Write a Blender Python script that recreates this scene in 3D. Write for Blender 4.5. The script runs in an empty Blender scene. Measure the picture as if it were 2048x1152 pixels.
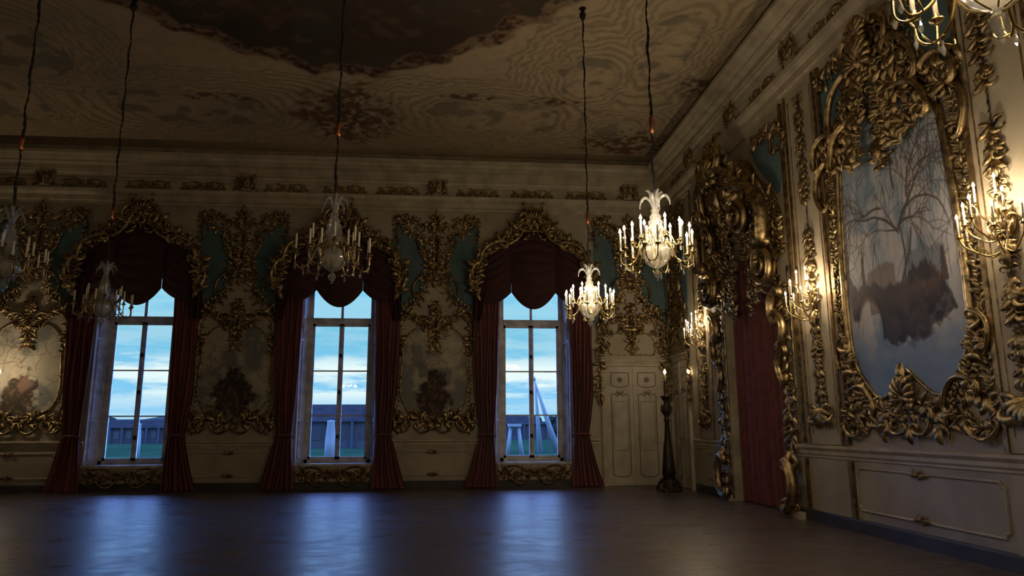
import bpy, math, random
import numpy as np
from mathutils import Vector, Matrix
PI = math.pi
S = bpy.context.scene
C = S.collection

# ------------------------------------------------------------------ camera
CAMP, CAMY, CAMR = 0.1889206, -0.09159753, -0.00388426
cf = Vector((-math.sin(CAMY)*math.cos(CAMP), math.cos(CAMY)*math.cos(CAMP), math.sin(CAMP)))
crt = Vector((math.cos(CAMY), math.sin(CAMY), 0)); cup = crt.cross(cf)
ca = crt*math.cos(CAMR)+cup*math.sin(CAMR); cb = -crt*math.sin(CAMR)+cup*math.cos(CAMR)
cam = bpy.data.objects.new('camera', bpy.data.cameras.new('camera')); C.objects.link(cam)
M4 = Matrix((ca, cb, -cf)).transposed().to_4x4(); M4.translation = (0, 0, 1.6)
cam.matrix_world = M4
cam.data.sensor_width = 36; cam.data.lens = 1449.92/2048*36
cam.data.clip_end = 2000
S.camera = cam

# ------------------------------------------------------------------ exposure, world
S.view_settings.view_transform = 'Standard'; S.view_settings.look = 'None'
S.view_settings.exposure = 0.0; S.view_settings.gamma = 1; S.view_settings.use_curve_mapping = False
FLAME_W = 4.6          # watts of one candle flame
SKY_LOW, SKY_HIGH = 1.35, 9.0

def N(nt, t, **kw):
    n = nt.nodes.new(t)
    for k, v in kw.items():
        if k.startswith('i_'): n.inputs[k[2:].replace('_', ' ')].default_value = v
        else: setattr(n, k, v)
    return n
W = bpy.data.worlds.new('dusk_sky'); S.world = W; W.use_nodes = True
nt = W.node_tree; nt.nodes.clear()
tc = N(nt, 'ShaderNodeTexCoord'); sep = N(nt, 'ShaderNodeSeparateXYZ')
nt.links.new(tc.outputs['Generated'], sep.inputs[0])
rmp = N(nt, 'ShaderNodeValToRGB'); cr = rmp.color_ramp
# position = sin(elevation)
for e, (p, c) in enumerate([(0.0, (.30,.55,.75)), (.05, (.20,.50,.75)), (.12, (.17,.47,.64)), (.17, (.20,.52,.70)), (.22, (.08,.21,.62)), (.34, (.04,.11,.46)), (1.0, (.03,.10,.42))]):
    if e < 2: el = cr.elements[e]; el.position = p
    else: el = cr.elements.new(p)
    el.color = (*c, 1)
nt.links.new(sep.outputs['Z'], rmp.inputs[0])
mp = N(nt, 'ShaderNodeMapping'); mp.inputs['Scale'].default_value = (5, 5, 32); mp.inputs['Location'].default_value = (1.3, .4, 2.2)
nt.links.new(tc.outputs['Generated'], mp.inputs[0])
cn = N(nt, 'ShaderNodeTexNoise'); cn.inputs['Scale'].default_value = 1.0; cn.inputs['Detail'].default_value = 6; cn.inputs['Roughness'].default_value = .62
nt.links.new(mp.outputs[0], cn.inputs['Vector'])
band = N(nt, 'ShaderNodeValToRGB'); b = band.color_ramp
for e, (p, c) in enumerate([(0.0, .15), (.03, .35), (.045, .95), (.078, 1.0), (.10, .28), (.17, .16)]):
    el = b.elements[e] if e < 2 else b.elements.new(p)
    el.position = p; el.color = (c, c, c, 1)
nt.links.new(sep.outputs['Z'], band.inputs[0])
cr2 = N(nt, 'ShaderNodeMapRange'); cr2.inputs['From Min'].default_value = .42; cr2.inputs['From Max'].default_value = .54
nt.links.new(cn.outputs[0], cr2.inputs[0])
mul = N(nt, 'ShaderNodeMath', operation='MULTIPLY'); nt.links.new(cr2.outputs[0], mul.inputs[0]); nt.links.new(band.outputs[0], mul.inputs[1])
mx = N(nt, 'ShaderNodeMix', data_type='RGBA'); mx.inputs[7].default_value = (.74, .82, .80, 1)
nt.links.new(mul.outputs[0], mx.inputs[0]); nt.links.new(rmp.outputs[0], mx.inputs[6])
st = N(nt, 'ShaderNodeMapRange'); st.inputs['From Min'].default_value = .175; st.inputs['From Max'].default_value = .3
st.inputs['To Min'].default_value = SKY_LOW; st.inputs['To Max'].default_value = SKY_HIGH
nt.links.new(sep.outputs['Z'], st.inputs[0])
st2 = N(nt, 'ShaderNodeMapRange'); st2.inputs['From Min'].default_value = .40; st2.inputs['From Max'].default_value = .6; st2.inputs['To Min'].default_value = 1; st2.inputs['To Max'].default_value = 2
nt.links.new(sep.outputs['Z'], st2.inputs[0]); sm_ = N(nt, 'ShaderNodeMath', operation='MULTIPLY'); nt.links.new(st.outputs[0], sm_.inputs[0]); nt.links.new(st2.outputs[0], sm_.inputs[1])
# the sky away from the view is a brighter, deeper blue on both sides
ax = N(nt, 'ShaderNodeMath', operation='ABSOLUTE'); nt.links.new(sep.outputs['X'], ax.inputs[0])
sd_ = N(nt, 'ShaderNodeMapRange'); sd_.inputs['From Min'].default_value = .47; sd_.inputs['From Max'].default_value = .62; nt.links.new(ax.outputs[0], sd_.inputs[0])
mx2 = N(nt, 'ShaderNodeMix', data_type='RGBA'); mx2.inputs[7].default_value = (.05, .15, .55, 1); nt.links.new(sd_.outputs[0], mx2.inputs[0]); nt.links.new(mx.outputs[2], mx2.inputs[6])
st3 = N(nt, 'ShaderNodeMath', operation='MULTIPLY_ADD'); st3.inputs[1].default_value = 38; nt.links.new(sd_.outputs[0], st3.inputs[0]); nt.links.new(sm_.outputs[0], st3.inputs[2])
bg = N(nt, 'ShaderNodeBackground'); nt.links.new(mx2.outputs[2], bg.inputs[0]); nt.links.new(st3.outputs[0], bg.inputs[1])
wo = N(nt, 'ShaderNodeOutputWorld'); nt.links.new(bg.outputs[0], wo.inputs[0])

# ------------------------------------------------------------------ helpers
def s2l(c):
    c = np.asarray(c, float)/255
    return np.where(c <= .04045, c/12.92, ((c+.055)/1.055)**2.4)
def prin(name, col, rough=.6, metal=0, **kw):
    m = bpy.data.materials.new(name); m.use_nodes = True
    p = m.node_tree.nodes['Principled BSDF']
    p.inputs['Base Color'].default_value = (*col, 1); p.inputs['Roughness'].default_value = rough; p.inputs['Metallic'].default_value = metal
    for k, v in kw.items(): p.inputs[k.replace('_', ' ')].default_value = v
    return m
def noisy(m, c2, scale=3, detail=6, lo=.4, hi=.65, bump=0, bscale=40, vec=(1,1,1), distortion=0):
    t = m.node_tree; p = t.nodes['Principled BSDF']; c1 = tuple(p.inputs['Base Color'].default_value)
    g = N(t, 'ShaderNodeTexCoord'); mpp = N(t, 'ShaderNodeMapping'); mpp.inputs['Scale'].default_value = vec
    t.links.new(g.outputs['Object'], mpp.inputs[0])
    n = N(t, 'ShaderNodeTexNoise'); n.inputs['Scale'].default_value = scale; n.inputs['Detail'].default_value = detail; n.inputs['Distortion'].default_value = distortion
    t.links.new(mpp.outputs[0], n.inputs['Vector'])
    r = N(t, 'ShaderNodeMapRange'); r.inputs['From Min'].default_value = lo; r.inputs['From Max'].default_value = hi
    t.links.new(n.outputs[0], r.inputs[0])
    x = N(t, 'ShaderNodeMix', data_type='RGBA'); x.inputs[6].default_value = c1; x.inputs[7].default_value = (*c2, 1)
    t.links.new(r.outputs[0], x.inputs[0]); t.links.new(x.outputs[2], p.inputs['Base Color'])
    if bump:
        n2 = N(t, 'ShaderNodeTexNoise'); n2.inputs['Scale'].default_value = bscale; n2.inputs['Detail'].default_value = 4
        t.links.new(mpp.outputs[0], n2.inputs['Vector'])
        bb = N(t, 'ShaderNodeBump'); bb.inputs['Strength'].default_value = bump; bb.inputs['Distance'].default_value = .02
        t.links.new(n2.outputs[0], bb.inputs['Height']); t.links.new(bb.outputs[0], p.inputs['Normal'])
    return m
CREAM = noisy(prin('cream_plaster', (.36,.31,.215), .62), (.26,.22,.15), 1.3, 8, .42, .68, .15, 30)
CREAM2 = noisy(prin('cream_moulding', (.44,.38,.26), .55), (.30,.25,.17), 2.5, 8, .4, .7)
DADO = noisy(prin('dado_plaster', (.34,.30,.24), .6), (.24,.21,.17), 1.1, 7, .4, .7, .1, 20)
GOLD = noisy(prin('gilding', (.47,.35,.17), .36, 1.0), (.12,.083,.045), 9, 6, .42, .66, .35, 60)
GOLDD = noisy(prin('dull_gilding', (.36,.24,.10), .45, .9), (.12,.08,.04), 9, 6, .38, .62, .35, 60)
TEAL = noisy(prin('teal_paint', (.085,.145,.145), .7), (.055,.10,.105), 2, 8, .4, .7)
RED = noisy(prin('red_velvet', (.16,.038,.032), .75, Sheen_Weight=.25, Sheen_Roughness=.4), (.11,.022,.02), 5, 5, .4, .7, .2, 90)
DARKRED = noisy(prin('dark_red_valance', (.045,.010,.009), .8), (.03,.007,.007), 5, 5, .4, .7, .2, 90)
DOORM = noisy(prin('door_paint', (.42,.375,.28), .5), (.30,.26,.19), 2.2, 8, .42, .7)
DOORG = prin('grey_green_groove', (.17,.15,.11), .6)
WINW = noisy(prin('window_paint', (.62,.62,.62), .5), (.36,.35,.35), 4, 6, .4, .65)
BASE = noisy(prin('dark_baseboard', (.045,.04,.035), .6), (.03,.027,.024), 3)
BRONZE = noisy(prin('dark_bronze', (.07,.05,.03), .45, .6), (.03,.022,.015), 12)
BRASS = prin('brass', (.50,.36,.14), .28, 1.0)
IRON = prin('dark_iron', (.02,.017,.014), .6, .5)
WAX = prin('wax', (.72,.66,.50), .5, Subsurface_Weight=.0)
def floor_mat():
    m = prin('worn_stone_floor', (.10,.075,.058), .3)
    t = m.node_tree; p = t.nodes['Principled BSDF']; p.inputs['IOR'].default_value = 1.6
    g = N(t, 'ShaderNodeTexCoord'); mpp = N(t, 'ShaderNodeMapping'); mpp.inputs['Scale'].default_value = (.8, 1.4, 1); mpp.inputs['Rotation'].default_value = (0, 0, .25)
    t.links.new(g.outputs['Object'], mpp.inputs[0])
    n = N(t, 'ShaderNodeTexNoise'); n.inputs['Scale'].default_value = 1.6; n.inputs['Detail'].default_value = 9; n.inputs['Distortion'].default_value = 1.2; n.inputs['Roughness'].default_value = .62
    t.links.new(mpp.outputs[0], n.inputs['Vector'])
    x = N(t, 'ShaderNodeMix', data_type='RGBA'); x.inputs[6].default_value = (.105,.08,.064,1); x.inputs[7].default_value = (.065,.05,.042,1)
    r = N(t, 'ShaderNodeMapRange'); r.inputs['From Min'].default_value = .38; r.inputs['From Max'].default_value = .62
    t.links.new(n.outputs[0], r.inputs[0]); t.links.new(r.outputs[0], x.inputs[0]); t.links.new(x.outputs[2], p.inputs['Base Color'])
    r2 = N(t, 'ShaderNodeMapRange'); r2.inputs['From Min'].default_value = .35; r2.inputs['From Max'].default_value = .65; r2.inputs['To Min'].default_value = .27; r2.inputs['To Max'].default_value = .40
    t.links.new(n.outputs[0], r2.inputs[0]); t.links.new(r2.outputs[0], p.inputs['Roughness'])
    bb = N(t, 'ShaderNodeBump'); bb.inputs['Strength'].default_value = .12; bb.inputs['Distance'].default_value = .02
    t.links.new(n.outputs[0], bb.inputs['Height']); t.links.new(bb.outputs[0], p.inputs['Normal'])
    return m
FLOORM = floor_mat()
def glass_pane():
    m = bpy.data.materials.new('window_glass'); m.use_nodes = True; t = m.node_tree; t.nodes.clear()
    tr = N(t, 'ShaderNodeBsdfTransparent'); tr.inputs[0].default_value = (.93,.97,.98,1)
    gl = N(t, 'ShaderNodeBsdfGlossy'); gl.inputs['Roughness'].default_value = .02
    fr = N(t, 'ShaderNodeFresnel'); fr.inputs[0].default_value = 1.45
    mi = N(t, 'ShaderNodeMixShader'); o = N(t, 'ShaderNodeOutputMaterial')
    t.links.new(fr.outputs[0], mi.inputs[0]); t.links.new(tr.outputs[0], mi.inputs[1]); t.links.new(gl.outputs[0], mi.inputs[2]); t.links.new(mi.outputs[0], o.inputs[0])
    return m
GLASS = glass_pane()
def crystal(name, body, wt, rough=.08):
    m = bpy.data.materials.new(name); m.use_nodes = True; t = m.node_tree; t.nodes.clear()
    tr = N(t, 'ShaderNodeBsdfTransparent'); tr.inputs[0].default_value = (.85,.87,.88,1)
    gl = N(t, 'ShaderNodeBsdfGlossy'); gl.inputs['Roughness'].default_value = rough
    df = N(t, 'ShaderNodeBsdfTranslucent'); df.inputs[0].default_value = (*body, 1)
    d2 = N(t, 'ShaderNodeBsdfDiffuse'); d2.inputs[0].default_value = (*body, 1)
    fr = N(t, 'ShaderNodeLayerWeight'); fr.inputs[0].default_value = .45
    a = N(t, 'ShaderNodeMixShader'); b_ = N(t, 'ShaderNodeMixShader'); c = N(t, 'ShaderNodeMixShader'); o = N(t, 'ShaderNodeOutputMaterial')
    a.inputs[0].default_value = .5; b_.inputs[0].default_value = wt
    t.links.new(df.outputs[0], a.inputs[1]); t.links.new(d2.outputs[0], a.inputs[2])
    t.links.new(tr.outputs[0], b_.inputs[1]); t.links.new(a.outputs[0], b_.inputs[2])
    t.links.new(fr.outputs['Facing'], c.inputs[0]); t.links.new(b_.outputs[0], c.inputs[1]); t.links.new(gl.outputs[0], c.inputs[2]); t.links.new(c.outputs[0], o.inputs[0])
    return m
CRYS = crystal('cut_crystal', (.75,.74,.66), .25)
BOWLM = crystal('frosted_glass', (.75,.72,.60), .6, .15)
def emis(name, col, s):
    m = bpy.data.materials.new(name); m.use_nodes = True; t = m.node_tree; t.nodes.clear()
    e = N(t, 'ShaderNodeEmission'); e.inputs[0].default_value = (*col, 1); e.inputs[1].default_value = s
    o = N(t, 'ShaderNodeOutputMaterial'); t.links.new(e.outputs[0], o.inputs[0]); return m
FLAME = emis('candle_flame', (1, .72, .38), 30)
PAINT = bpy.data.materials.new('painted_surface'); PAINT.use_nodes = True
_p = PAINT.node_tree.nodes['Principled BSDF']; _p.inputs['Roughness'].default_value = .7; _p.inputs['Specular IOR Level'].default_value = .2
_a = N(PAINT.node_tree, 'ShaderNodeAttribute', attribute_name='Col'); PAINT.node_tree.links.new(_a.outputs['Color'], _p.inputs['Base Color'])

def mesh(name, v, f, mat, smooth=True):
    me = bpy.data.meshes.new(name); me.from_pydata([tuple(map(float, p)) for p in v], [], f); me.update()
    if smooth: me.polygons.foreach_set('use_smooth', [True]*len(me.polygons))
    me.materials.append(mat); return me
def link(name, me, parent=None, loc=(0,0,0), rz=0):
    o = bpy.data.objects.new(name, me); C.objects.link(o); o.location = loc; o.rotation_euler = (0, 0, rz)
    if parent: o.parent = parent
    return o
def part(name, geo, mat, parent=None, loc=(0,0,0), rz=0, smooth=True, label=None):
    o = link(name, mesh(name, geo[0], geo[1], mat, smooth), parent, loc, rz)
    if label: o['label'] = label
    return o
def thing(name, label, cat, loc=(0,0,0), rz=0, group=None):
    o = bpy.data.objects.new(name, None); C.objects.link(o); o.location = loc; o.rotation_euler = (0, 0, rz)
    o.empty_display_size = .2
    return tag(o, label, cat, group)
def tag(o, label, cat, group=None):
    o['label'] = label; o['category'] = cat
    if group: o['group'] = group
    return o
def struct(o, label=None):
    o['kind'] = 'structure'
    if label: o['label'] = label
    return o
def dup(root, loc, rz=None, label=None, group=None):
    def cp(o, par):
        c = o.copy(); C.objects.link(c)
        if par: c.parent = par
        for ch in kids[o]: cp(ch, c)
        return c
    kids = {}
    def walk(o):
        kids[o] = list(o.children)
        for c in kids[o]: walk(c)
    walk(root)
    r = cp(root, None); r.location = loc
    if rz is not None: r.rotation_euler = (0, 0, rz)
    if label: r['label'] = label
    if group: r['group'] = group
    return r

class G:                                   # geometry collector; local axes (x right, y into the wall, z up)
    def __init__(s): s.v = []; s.f = []
    def geo(s): return s.v, s.f
    def add(s, v, f):
        n = len(s.v); s.v += [tuple(p) for p in v]; s.f += [tuple(i+n for i in q) for q in f]; return s
    def box(s, x0, x1, y0, y1, z0, z1):
        return s.add([(x0,y0,z0),(x1,y0,z0),(x1,y1,z0),(x0,y1,z0),(x0,y0,z1),(x1,y0,z1),(x1,y1,z1),(x0,y1,z1)],
                     [(0,3,2,1),(4,5,6,7),(0,1,5,4),(1,2,6,5),(2,3,7,6),(3,0,4,7)])
    def tube(s, pts, rad, n=6, flat=1., closed=False):
        """pts in (u, v, d): u right, v up, d out of the wall"""
        P = [Vector(p) for p in pts]; m = len(P)
        if m < 2: return s
        if not hasattr(rad, '__len__'): rad = [rad]*m
        V = []; D = Vector((0, 0, 1)); lastN = None
        for i in range(m):
            a = P[(i-1) % m] if (closed or i > 0) else P[i]; b_ = P[(i+1) % m] if (closed or i < m-1) else P[i]
            T = (b_-a)
            if T.length < 1e-9: T = Vector((1, 0, 0))
            T.normalize(); Nn = D.cross(T)
            if Nn.length < .05: Nn = lastN or Vector((1, 0, 0))
            Nn.normalize(); lastN = Nn; B = T.cross(Nn)
            for k in range(n):
                t = 2*PI*k/n
                V.append(P[i] + Nn*(rad[i]*math.cos(t)) + B*(rad[i]*flat*math.sin(t)))
        F = []
        rng = m if closed else m-1
        for i in range(rng):
            j = (i+1) % m
            for k in range(n):
                k2 = (k+1) % n; F.append((i*n+k, i*n+k2, j*n+k2, j*n+k))
        if not closed: F += [tuple(range(n))[::-1], tuple((m-1)*n+k for k in range(n))]
        return s.add([(p.x, -p.z, p.y) for p in V], F)
    def tube3(s, pts, rad, n=6):           # plain xyz tube
        return s.tube([(p[0], p[2], -p[1]) for p in pts], rad, n)
    def lathe(s, prof, n=16, cx=0, cy=0, cz=0, flute=0, nf=0):
        V = []; F = []; m = len(prof)
        for i, (r, z) in enumerate(prof):
            for k in range(n):
                t = 2*PI*k/n; rr = r*(1+flute*math.cos(nf*t))
                V.append((cx+rr*math.cos(t), cy+rr*math.sin(t), cz+z))
        for i in range(m-1):
            for k in range(n):
                k2 = (k+1) % n; F.append((i*n+k, i*n+k2, (i+1)*n+k2, (i+1)*n+k))
        F.append(tuple(range(n))[::-1]); F.append(tuple((m-1)*n+k for k in range(n)))
        return s.add(V, F)
    def curl(s, u, v, ang, size, turn=1, w=.13, d0=.0, lift=.22, total=4.6):
        n = 11; pts = []; rad = []; a = ang
        for i in range(n):
            t = i/(n-1)
            r = size*w*(.45+.75*math.sin(PI*min(1, t*1.25+.12)))*(1-.45*t) if i < n-1 else size*w*.62
            pts.append((u, v, d0+r*.7+size*lift*math.sin(PI*min(1, t*1.1)))); rad.append(r)
            st = size*.19*(1-.72*t)
            u += math.cos(a)*st; v += math.sin(a)*st; a += turn*total/(n-1)*(.35+1.3*t)
        return s.tube(pts, rad, 6, 1.0)
    def leaf(s, u, v, ang, size, bend=0, w=.2, d0=0., lift=.3):
        n = 7; V = []; F = []; a = ang
        prof = [.35, .8, 1.0, .85, .95, .55, .05]
        for i in range(n):
            t = i/(n-1); ww = size*w*prof[i]
            nx, ny = -math.sin(a), math.cos(a)
            dc = d0+size*(.06+lift*math.sin(PI*t*.85)); de = d0+size*lift*.45*math.sin(PI*t*.85)
            V += [(u+nx*ww, v+ny*ww, de), (u+nx*ww*.45, v+ny*ww*.45, dc), (u, v, dc*.82+de*.18), (u-nx*ww*.45, v-ny*ww*.45, dc), (u-nx*ww, v-ny*ww, de)]
            st = size/(n-1); u += math.cos(a)*st; v += math.sin(a)*st; a += bend/(n-1)
        for i in range(n-1):
            for k in range(4):
                F.append((i*5+k, (i+1)*5+k, (i+1)*5+k+1, i*5+k+1))
        return s.add([(p[0], -p[2], p[1]) for p in V], F)
    def acanthus(s, u, v, ang, size, bend=.3, d0=0):
        s.leaf(u, v, ang, size, bend*.3, .17, d0, .35)
        for k, (da, sc) in enumerate([(.55, .72), (1.05, .5)]):
            s.leaf(u, v, ang+da, size*sc, .7, .2, d0, .3); s.leaf(u, v, ang-da, size*sc, -.7, .2, d0, .3)
        return s
    def rosette(s, u, v, size, n=6, d0=0):
        for k in range(n): s.leaf(u, v, 2*PI*k/n+.3, size, 0, .3, d0, .3)
        s.tube([(u, v, d0+size*.1), (u, v+.001, d0+size*.45)], [size*.28, size*.15], 7)
        return s
    def cscroll(s, p0, p1, bow, r, d0=0., lift=.1, vol=.28, n=6, turns=1.35):
        """C shaped scroll with a volute at both ends; bow > 0 bulges to the left of p0->p1"""
        p0 = Vector(p0); p1 = Vector(p1); ch = p1-p0; L = ch.length; nrm = Vector((-ch.y, ch.x)).normalized()
        pts = []; K = 13
        for i in range(K):
            t = i/(K-1); q = p0+ch*t+nrm*(bow*L*4*t*(1-t)); pts.append(q)
        def volute(p, head, turn, R0):
            out = []; a = head; q = p.copy(); m = 16
            for i in range(m):
                t = (i+1)/m; st = R0*.55*(1-.78*t); a += turn*(2*PI*turns/m)*(.75+.5*t)
                q = q+Vector((math.cos(a), math.sin(a)))*st; out.append(q.copy())
            return out
        h1 = pts[-1]-pts[-2]; h0 = pts[0]-pts[1]
        sg = -1 if bow > 0 else 1
        e1 = volute(pts[-1], math.atan2(h1.y, h1.x), sg, vol*L*.42); e0 = volute(pts[0], math.atan2(h0.y, h0.x), -sg, vol*L*.42)
        full = e0[::-1]+pts+e1; m = len(full); P = []; R = []
        for i, q in enumerate(full):
            t = i/(m-1); k = math.sin(PI*t); P.append((q.x, q.y, d0+r*.8+lift*k)); R.append(r*(.42+.75*k**1.3))
        for e in (0, -1): R[e] = r*.75
        s.tube(P, R, n, 1.1)
        # inner bead following the back of the scroll
        P2 = [(p[0], p[1], p[2]+R[i]*1.0) for i, p in enumerate(P)]
        return s.tube(P2[6:-6], [x*.34 for x in R[6:-6]], 5)
    def shell(s, u, v, ang, R, span=2.6, n=9, d0=0.):
        for k in range(n):
            a = ang-span/2+span*k/(n-1); c, q = math.cos(a), math.sin(a)
            rr = R*(.82+.18*math.cos((a-ang)*1.2))
            s.tube([(u+c*rr*t, v+q*rr*t, d0+R*.10+R*.28*math.sin(PI*t*.8)) for t in (.12,.35,.6,.82,.97,1.06)], [R*.03, R*.06, R*.095, R*.12, R*.125, R*.07], 6)
        return s.tube([(u, v, d0), (u, v+.001, d0+R*.4)], [R*.2, R*.12], 8)
    def garland(s, path, size, step=.7, seed=1, d0=0., both=True, leafy=.45, jit=.25):
        rd = random.Random(seed); P = resample(path, size*step); m = len(P)
        for i, p in enumerate(P):
            a_ = P[max(0, i-1)]; b_ = P[min(m-1, i+1)]; h = math.atan2(b_[1]-a_[1], b_[0]-a_[0])
            for sd in ((1, -1) if both else (1 if i % 2 else -1,)):
                sz = size*(1+rd.uniform(-jit, jit*1.5)); da = rd.uniform(.45, 1.35)
                if rd.random() < leafy: s.leaf(p[0], p[1], h+sd*da, sz*1.15, sd*rd.uniform(-.9, 1.6), rd.uniform(.15, .24), d0, rd.uniform(.2, .42))
                else: s.curl(p[0], p[1], h+sd*da*.7, sz, sd*rd.choice((1, 1, -1)), rd.uniform(.10, .16), d0, rd.uniform(.12, .34), rd.uniform(3.8, 5.6))
        return s
    def mould(s, path, r, d0=0., n=6, flat=.8, closed=False):
        P = resample(path, r*4) if not closed else resample(list(path)+[path[0]], r*4)[:-1]
        return s.tube([(p[0], p[1], d0+r*flat*.5) for p in P], r, n, flat, closed)
    def mirror(s, u0=0.):
        n = len(s.v); s.v += [(2*u0-p[0], p[1], p[2]) for p in s.v]; s.f += [tuple(i+n for i in q[::-1]) for q in list(s.f)]; return s
    def warp(s, fn): s.v = [fn(*p) for p in s.v]; return s
    def poly(s, pts, d, th=0.):
        """flat plate in the wall plane with thickness towards the wall"""
        n = len(pts); v = [(p[0], -d, p[1]) for p in pts]+[(p[0], -d+th, p[1]) for p in pts]
        f = [tuple(range(n))]
        for i in range(n): j = (i+1) % n; f.append((i, i+n, j+n, j))
        return s.add(v, f)
def resample(path, step):
    P = [Vector(p) for p in path]; L = [0]
    for a, b_ in zip(P, P[1:]): L.append(L[-1]+(b_-a).length)
    n = max(2, int(L[-1]/step)+1); out = []; j = 0
    for i in range(n):
        t = L[-1]*i/(n-1)
        while j < len(L)-2 and L[j+1] < t: j += 1
        k = (t-L[j])/max(1e-9, L[j+1]-L[j]); q = P[j].lerp(P[j+1], k); out.append(tuple(q))
    return out
def smooth(path, k=6, closed=False):
    P = [Vector(p) for p in path]; n = len(P); out = []
    g = (lambda i: P[i % n]) if closed else (lambda i: P[max(0, min(n-1, i))])
    for i in range(n if closed else n-1):
        a, b_, c, d = g(i-1), g(i), g(i+1), g(i+2)
        for j in range(k):
            t = j/k; out.append(tuple(.5*((2*b_)+(c-a)*t+(2*a-5*b_+4*c-d)*t*t+(3*b_-a-3*c+d)*t**3)))
    if not closed: out.append(tuple(P[-1]))
    return out

# painting in vertex colours: value noise and brush strokes
def fbm(U, V, sc, seed, oct=5, rough=.55):
    rs = np.random.RandomState(seed); out = np.zeros_like(U); amp = 1; tot = 0
    for o in range(oct):
        g = rs.rand(64, 64); x = U*sc*2**o+rs.rand()*50; y = V*sc*2**o+rs.rand()*50
        xi = np.floor(x).astype(int); yi = np.floor(y).astype(int); fx = x-xi; fy = y-yi; fx = fx*fx*(3-2*fx); fy = fy*fy*(3-2*fy)
        q = lambda a, b_: g[a % 64, b_ % 64]
        out += amp*((q(xi, yi)*(1-fx)+q(xi+1, yi)*fx)*(1-fy)+(q(xi, yi+1)*(1-fx)+q(xi+1, yi+1)*fx)*fy); tot += amp; amp *= rough
    return out/tot
def sm(a, b_, x): t = np.clip((x-a)/(b_-a), 0, 1); return t*t*(3-2*t)
def blend(c, col, m): return c*(1-m[..., None])+s2l(col)*m[..., None]
def canvas(name, u0, u1, v0, v1, step, fn, inside=None, d=.0, parent=None, axis='wall', mat=None):
    nu = int((u1-u0)/step)+1; nv = int((v1-v0)/step)+1
    U, V = np.meshgrid(np.linspace(u0, u1, nu), np.linspace(v0, v1, nv), indexing='ij')
    col = np.clip(fn(U, V), 0, 1); Z = np.full(U.size, 0.)
    co = np.stack([U.ravel(), Z-d, V.ravel()], 1) if axis == 'wall' else np.stack([U.ravel(), V.ravel(), Z+d], 1)
    idx = np.arange(nu*nv).reshape(nu, nv)
    q = np.stack([idx[:-1, :-1], idx[1:, :-1], idx[1:, 1:], idx[:-1, 1:]], -1).reshape(-1, 4)
    if axis != 'wall': q = q[:, ::-1]
    if inside is not None:
        mk = inside(U, V); k = (mk[:-1, :-1] & mk[1:, :-1] & mk[1:, 1:] & mk[:-1, 1:]).ravel(); q = q[k]
        used = np.unique(q); rm = np.full(nu*nv, -1); rm[used] = np.arange(len(used)); q = rm[q]; co = co[used]; col = col.reshape(-1, 3)[used]
    col = col.reshape(-1, 3)
    me = bpy.data.meshes.new(name); me.vertices.add(len(co)); me.vertices.foreach_set('co', co.ravel())
    me.loops.add(len(q)*4); me.loops.foreach_set('vertex_index', q.ravel().astype(np.int32))
    me.polygons.add(len(q)); me.polygons.foreach_set('loop_start', np.arange(len(q))*4); me.update(calc_edges=True); me.validate()
    at = me.color_attributes.new('Col', 'FLOAT_COLOR', 'POINT'); at.data.foreach_set('color', np.concatenate([col, np.ones((len(col), 1))], 1).ravel())
    me.materials.append(mat or PAINT)
    return link(name, me, parent)
def in_poly(poly):
    def f(U, V):
        r = np.zeros(U.shape, bool); n = len(poly)
        for i in range(n):
            x0, y0 = poly[i]; x1, y1 = poly[(i+1) % n]
            if y0 == y1: continue
            c = ((y0 > V) != (y1 > V)) & (U < (x1-x0)*(V-y0)/(y1-y0)+x0); r ^= c
        return r
    return f
def stroke(c, U, V, a, b_, w, col, op=.8):
    m = w+.03; u0, v0 = U[0, 0], V[0, 0]; du = U[1, 0]-U[0, 0]; dv = V[0, 1]-V[0, 0]
    i0 = max(0, int((min(a[0], b_[0])-m-u0)/du)); i1 = int((max(a[0], b_[0])+m-u0)/du)+2
    j0 = max(0, int((min(a[1], b_[1])-m-v0)/dv)); j1 = int((max(a[1], b_[1])+m-v0)/dv)+2
    u = U[i0:i1, j0:j1]; v = V[i0:i1, j0:j1]
    if u.size == 0: return
    ex, ey = b_[0]-a[0], b_[1]-a[1]; t = np.clip(((u-a[0])*ex+(v-a[1])*ey)/(ex*ex+ey*ey+1e-9), 0, 1)
    ds = np.hypot(u-a[0]-t*ex, v-a[1]-t*ey); k = (1-sm(w*.6, w+.008, ds))*op
    c[i0:i1, j0:j1] = c[i0:i1, j0:j1]*(1-k[..., None])+s2l(col)*k[..., None]

D0 = 20.0; XR = 6.3; XL = -14.5; YF = -5.0; ZC = 9.3
RZ = -PI/2                                  # rotation of things on the right wall: local x = -world y
# ------------------------------------------------------------------ room shell
WC = {1: -8.2, 2: -2.9, 3: 2.42}            # window centres
WH, WZ0, WZ1 = 1.02, .66, 5.75
fl = G().add([(XL, YF, 0), (XR+1.2, YF, 0), (XR+1.2, D0+.6, 0), (XL, D0+.6, 0)], [(0, 1, 2, 3)])
struct(part('floor', fl.geo(), FLOORM, smooth=False))
g = G(); xs = [XL]
for k in (1, 2, 3): xs += [WC[k]-WH, WC[k]+WH]
xs.append(XR)
for i in range(0, len(xs)-1):
    a, b_ = xs[i], xs[i+1]
    if i % 2 == 0: g.add([(a, D0, 0), (b_, D0, 0), (b_, D0, ZC), (a, D0, ZC)], [(0, 1, 2, 3)])
    else:
        g.add([(a, D0, 0), (b_, D0, 0), (b_, D0, WZ0), (a, D0, WZ0)], [(0, 1, 2, 3)])
        g.add([(a, D0, WZ1), (b_, D0, WZ1), (b_, D0, ZC), (a, D0, ZC)], [(0, 1, 2, 3)])
struct(part('wall_back', g.geo(), CREAM, smooth=False))
AY, AH = 14.4, 1.42
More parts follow.
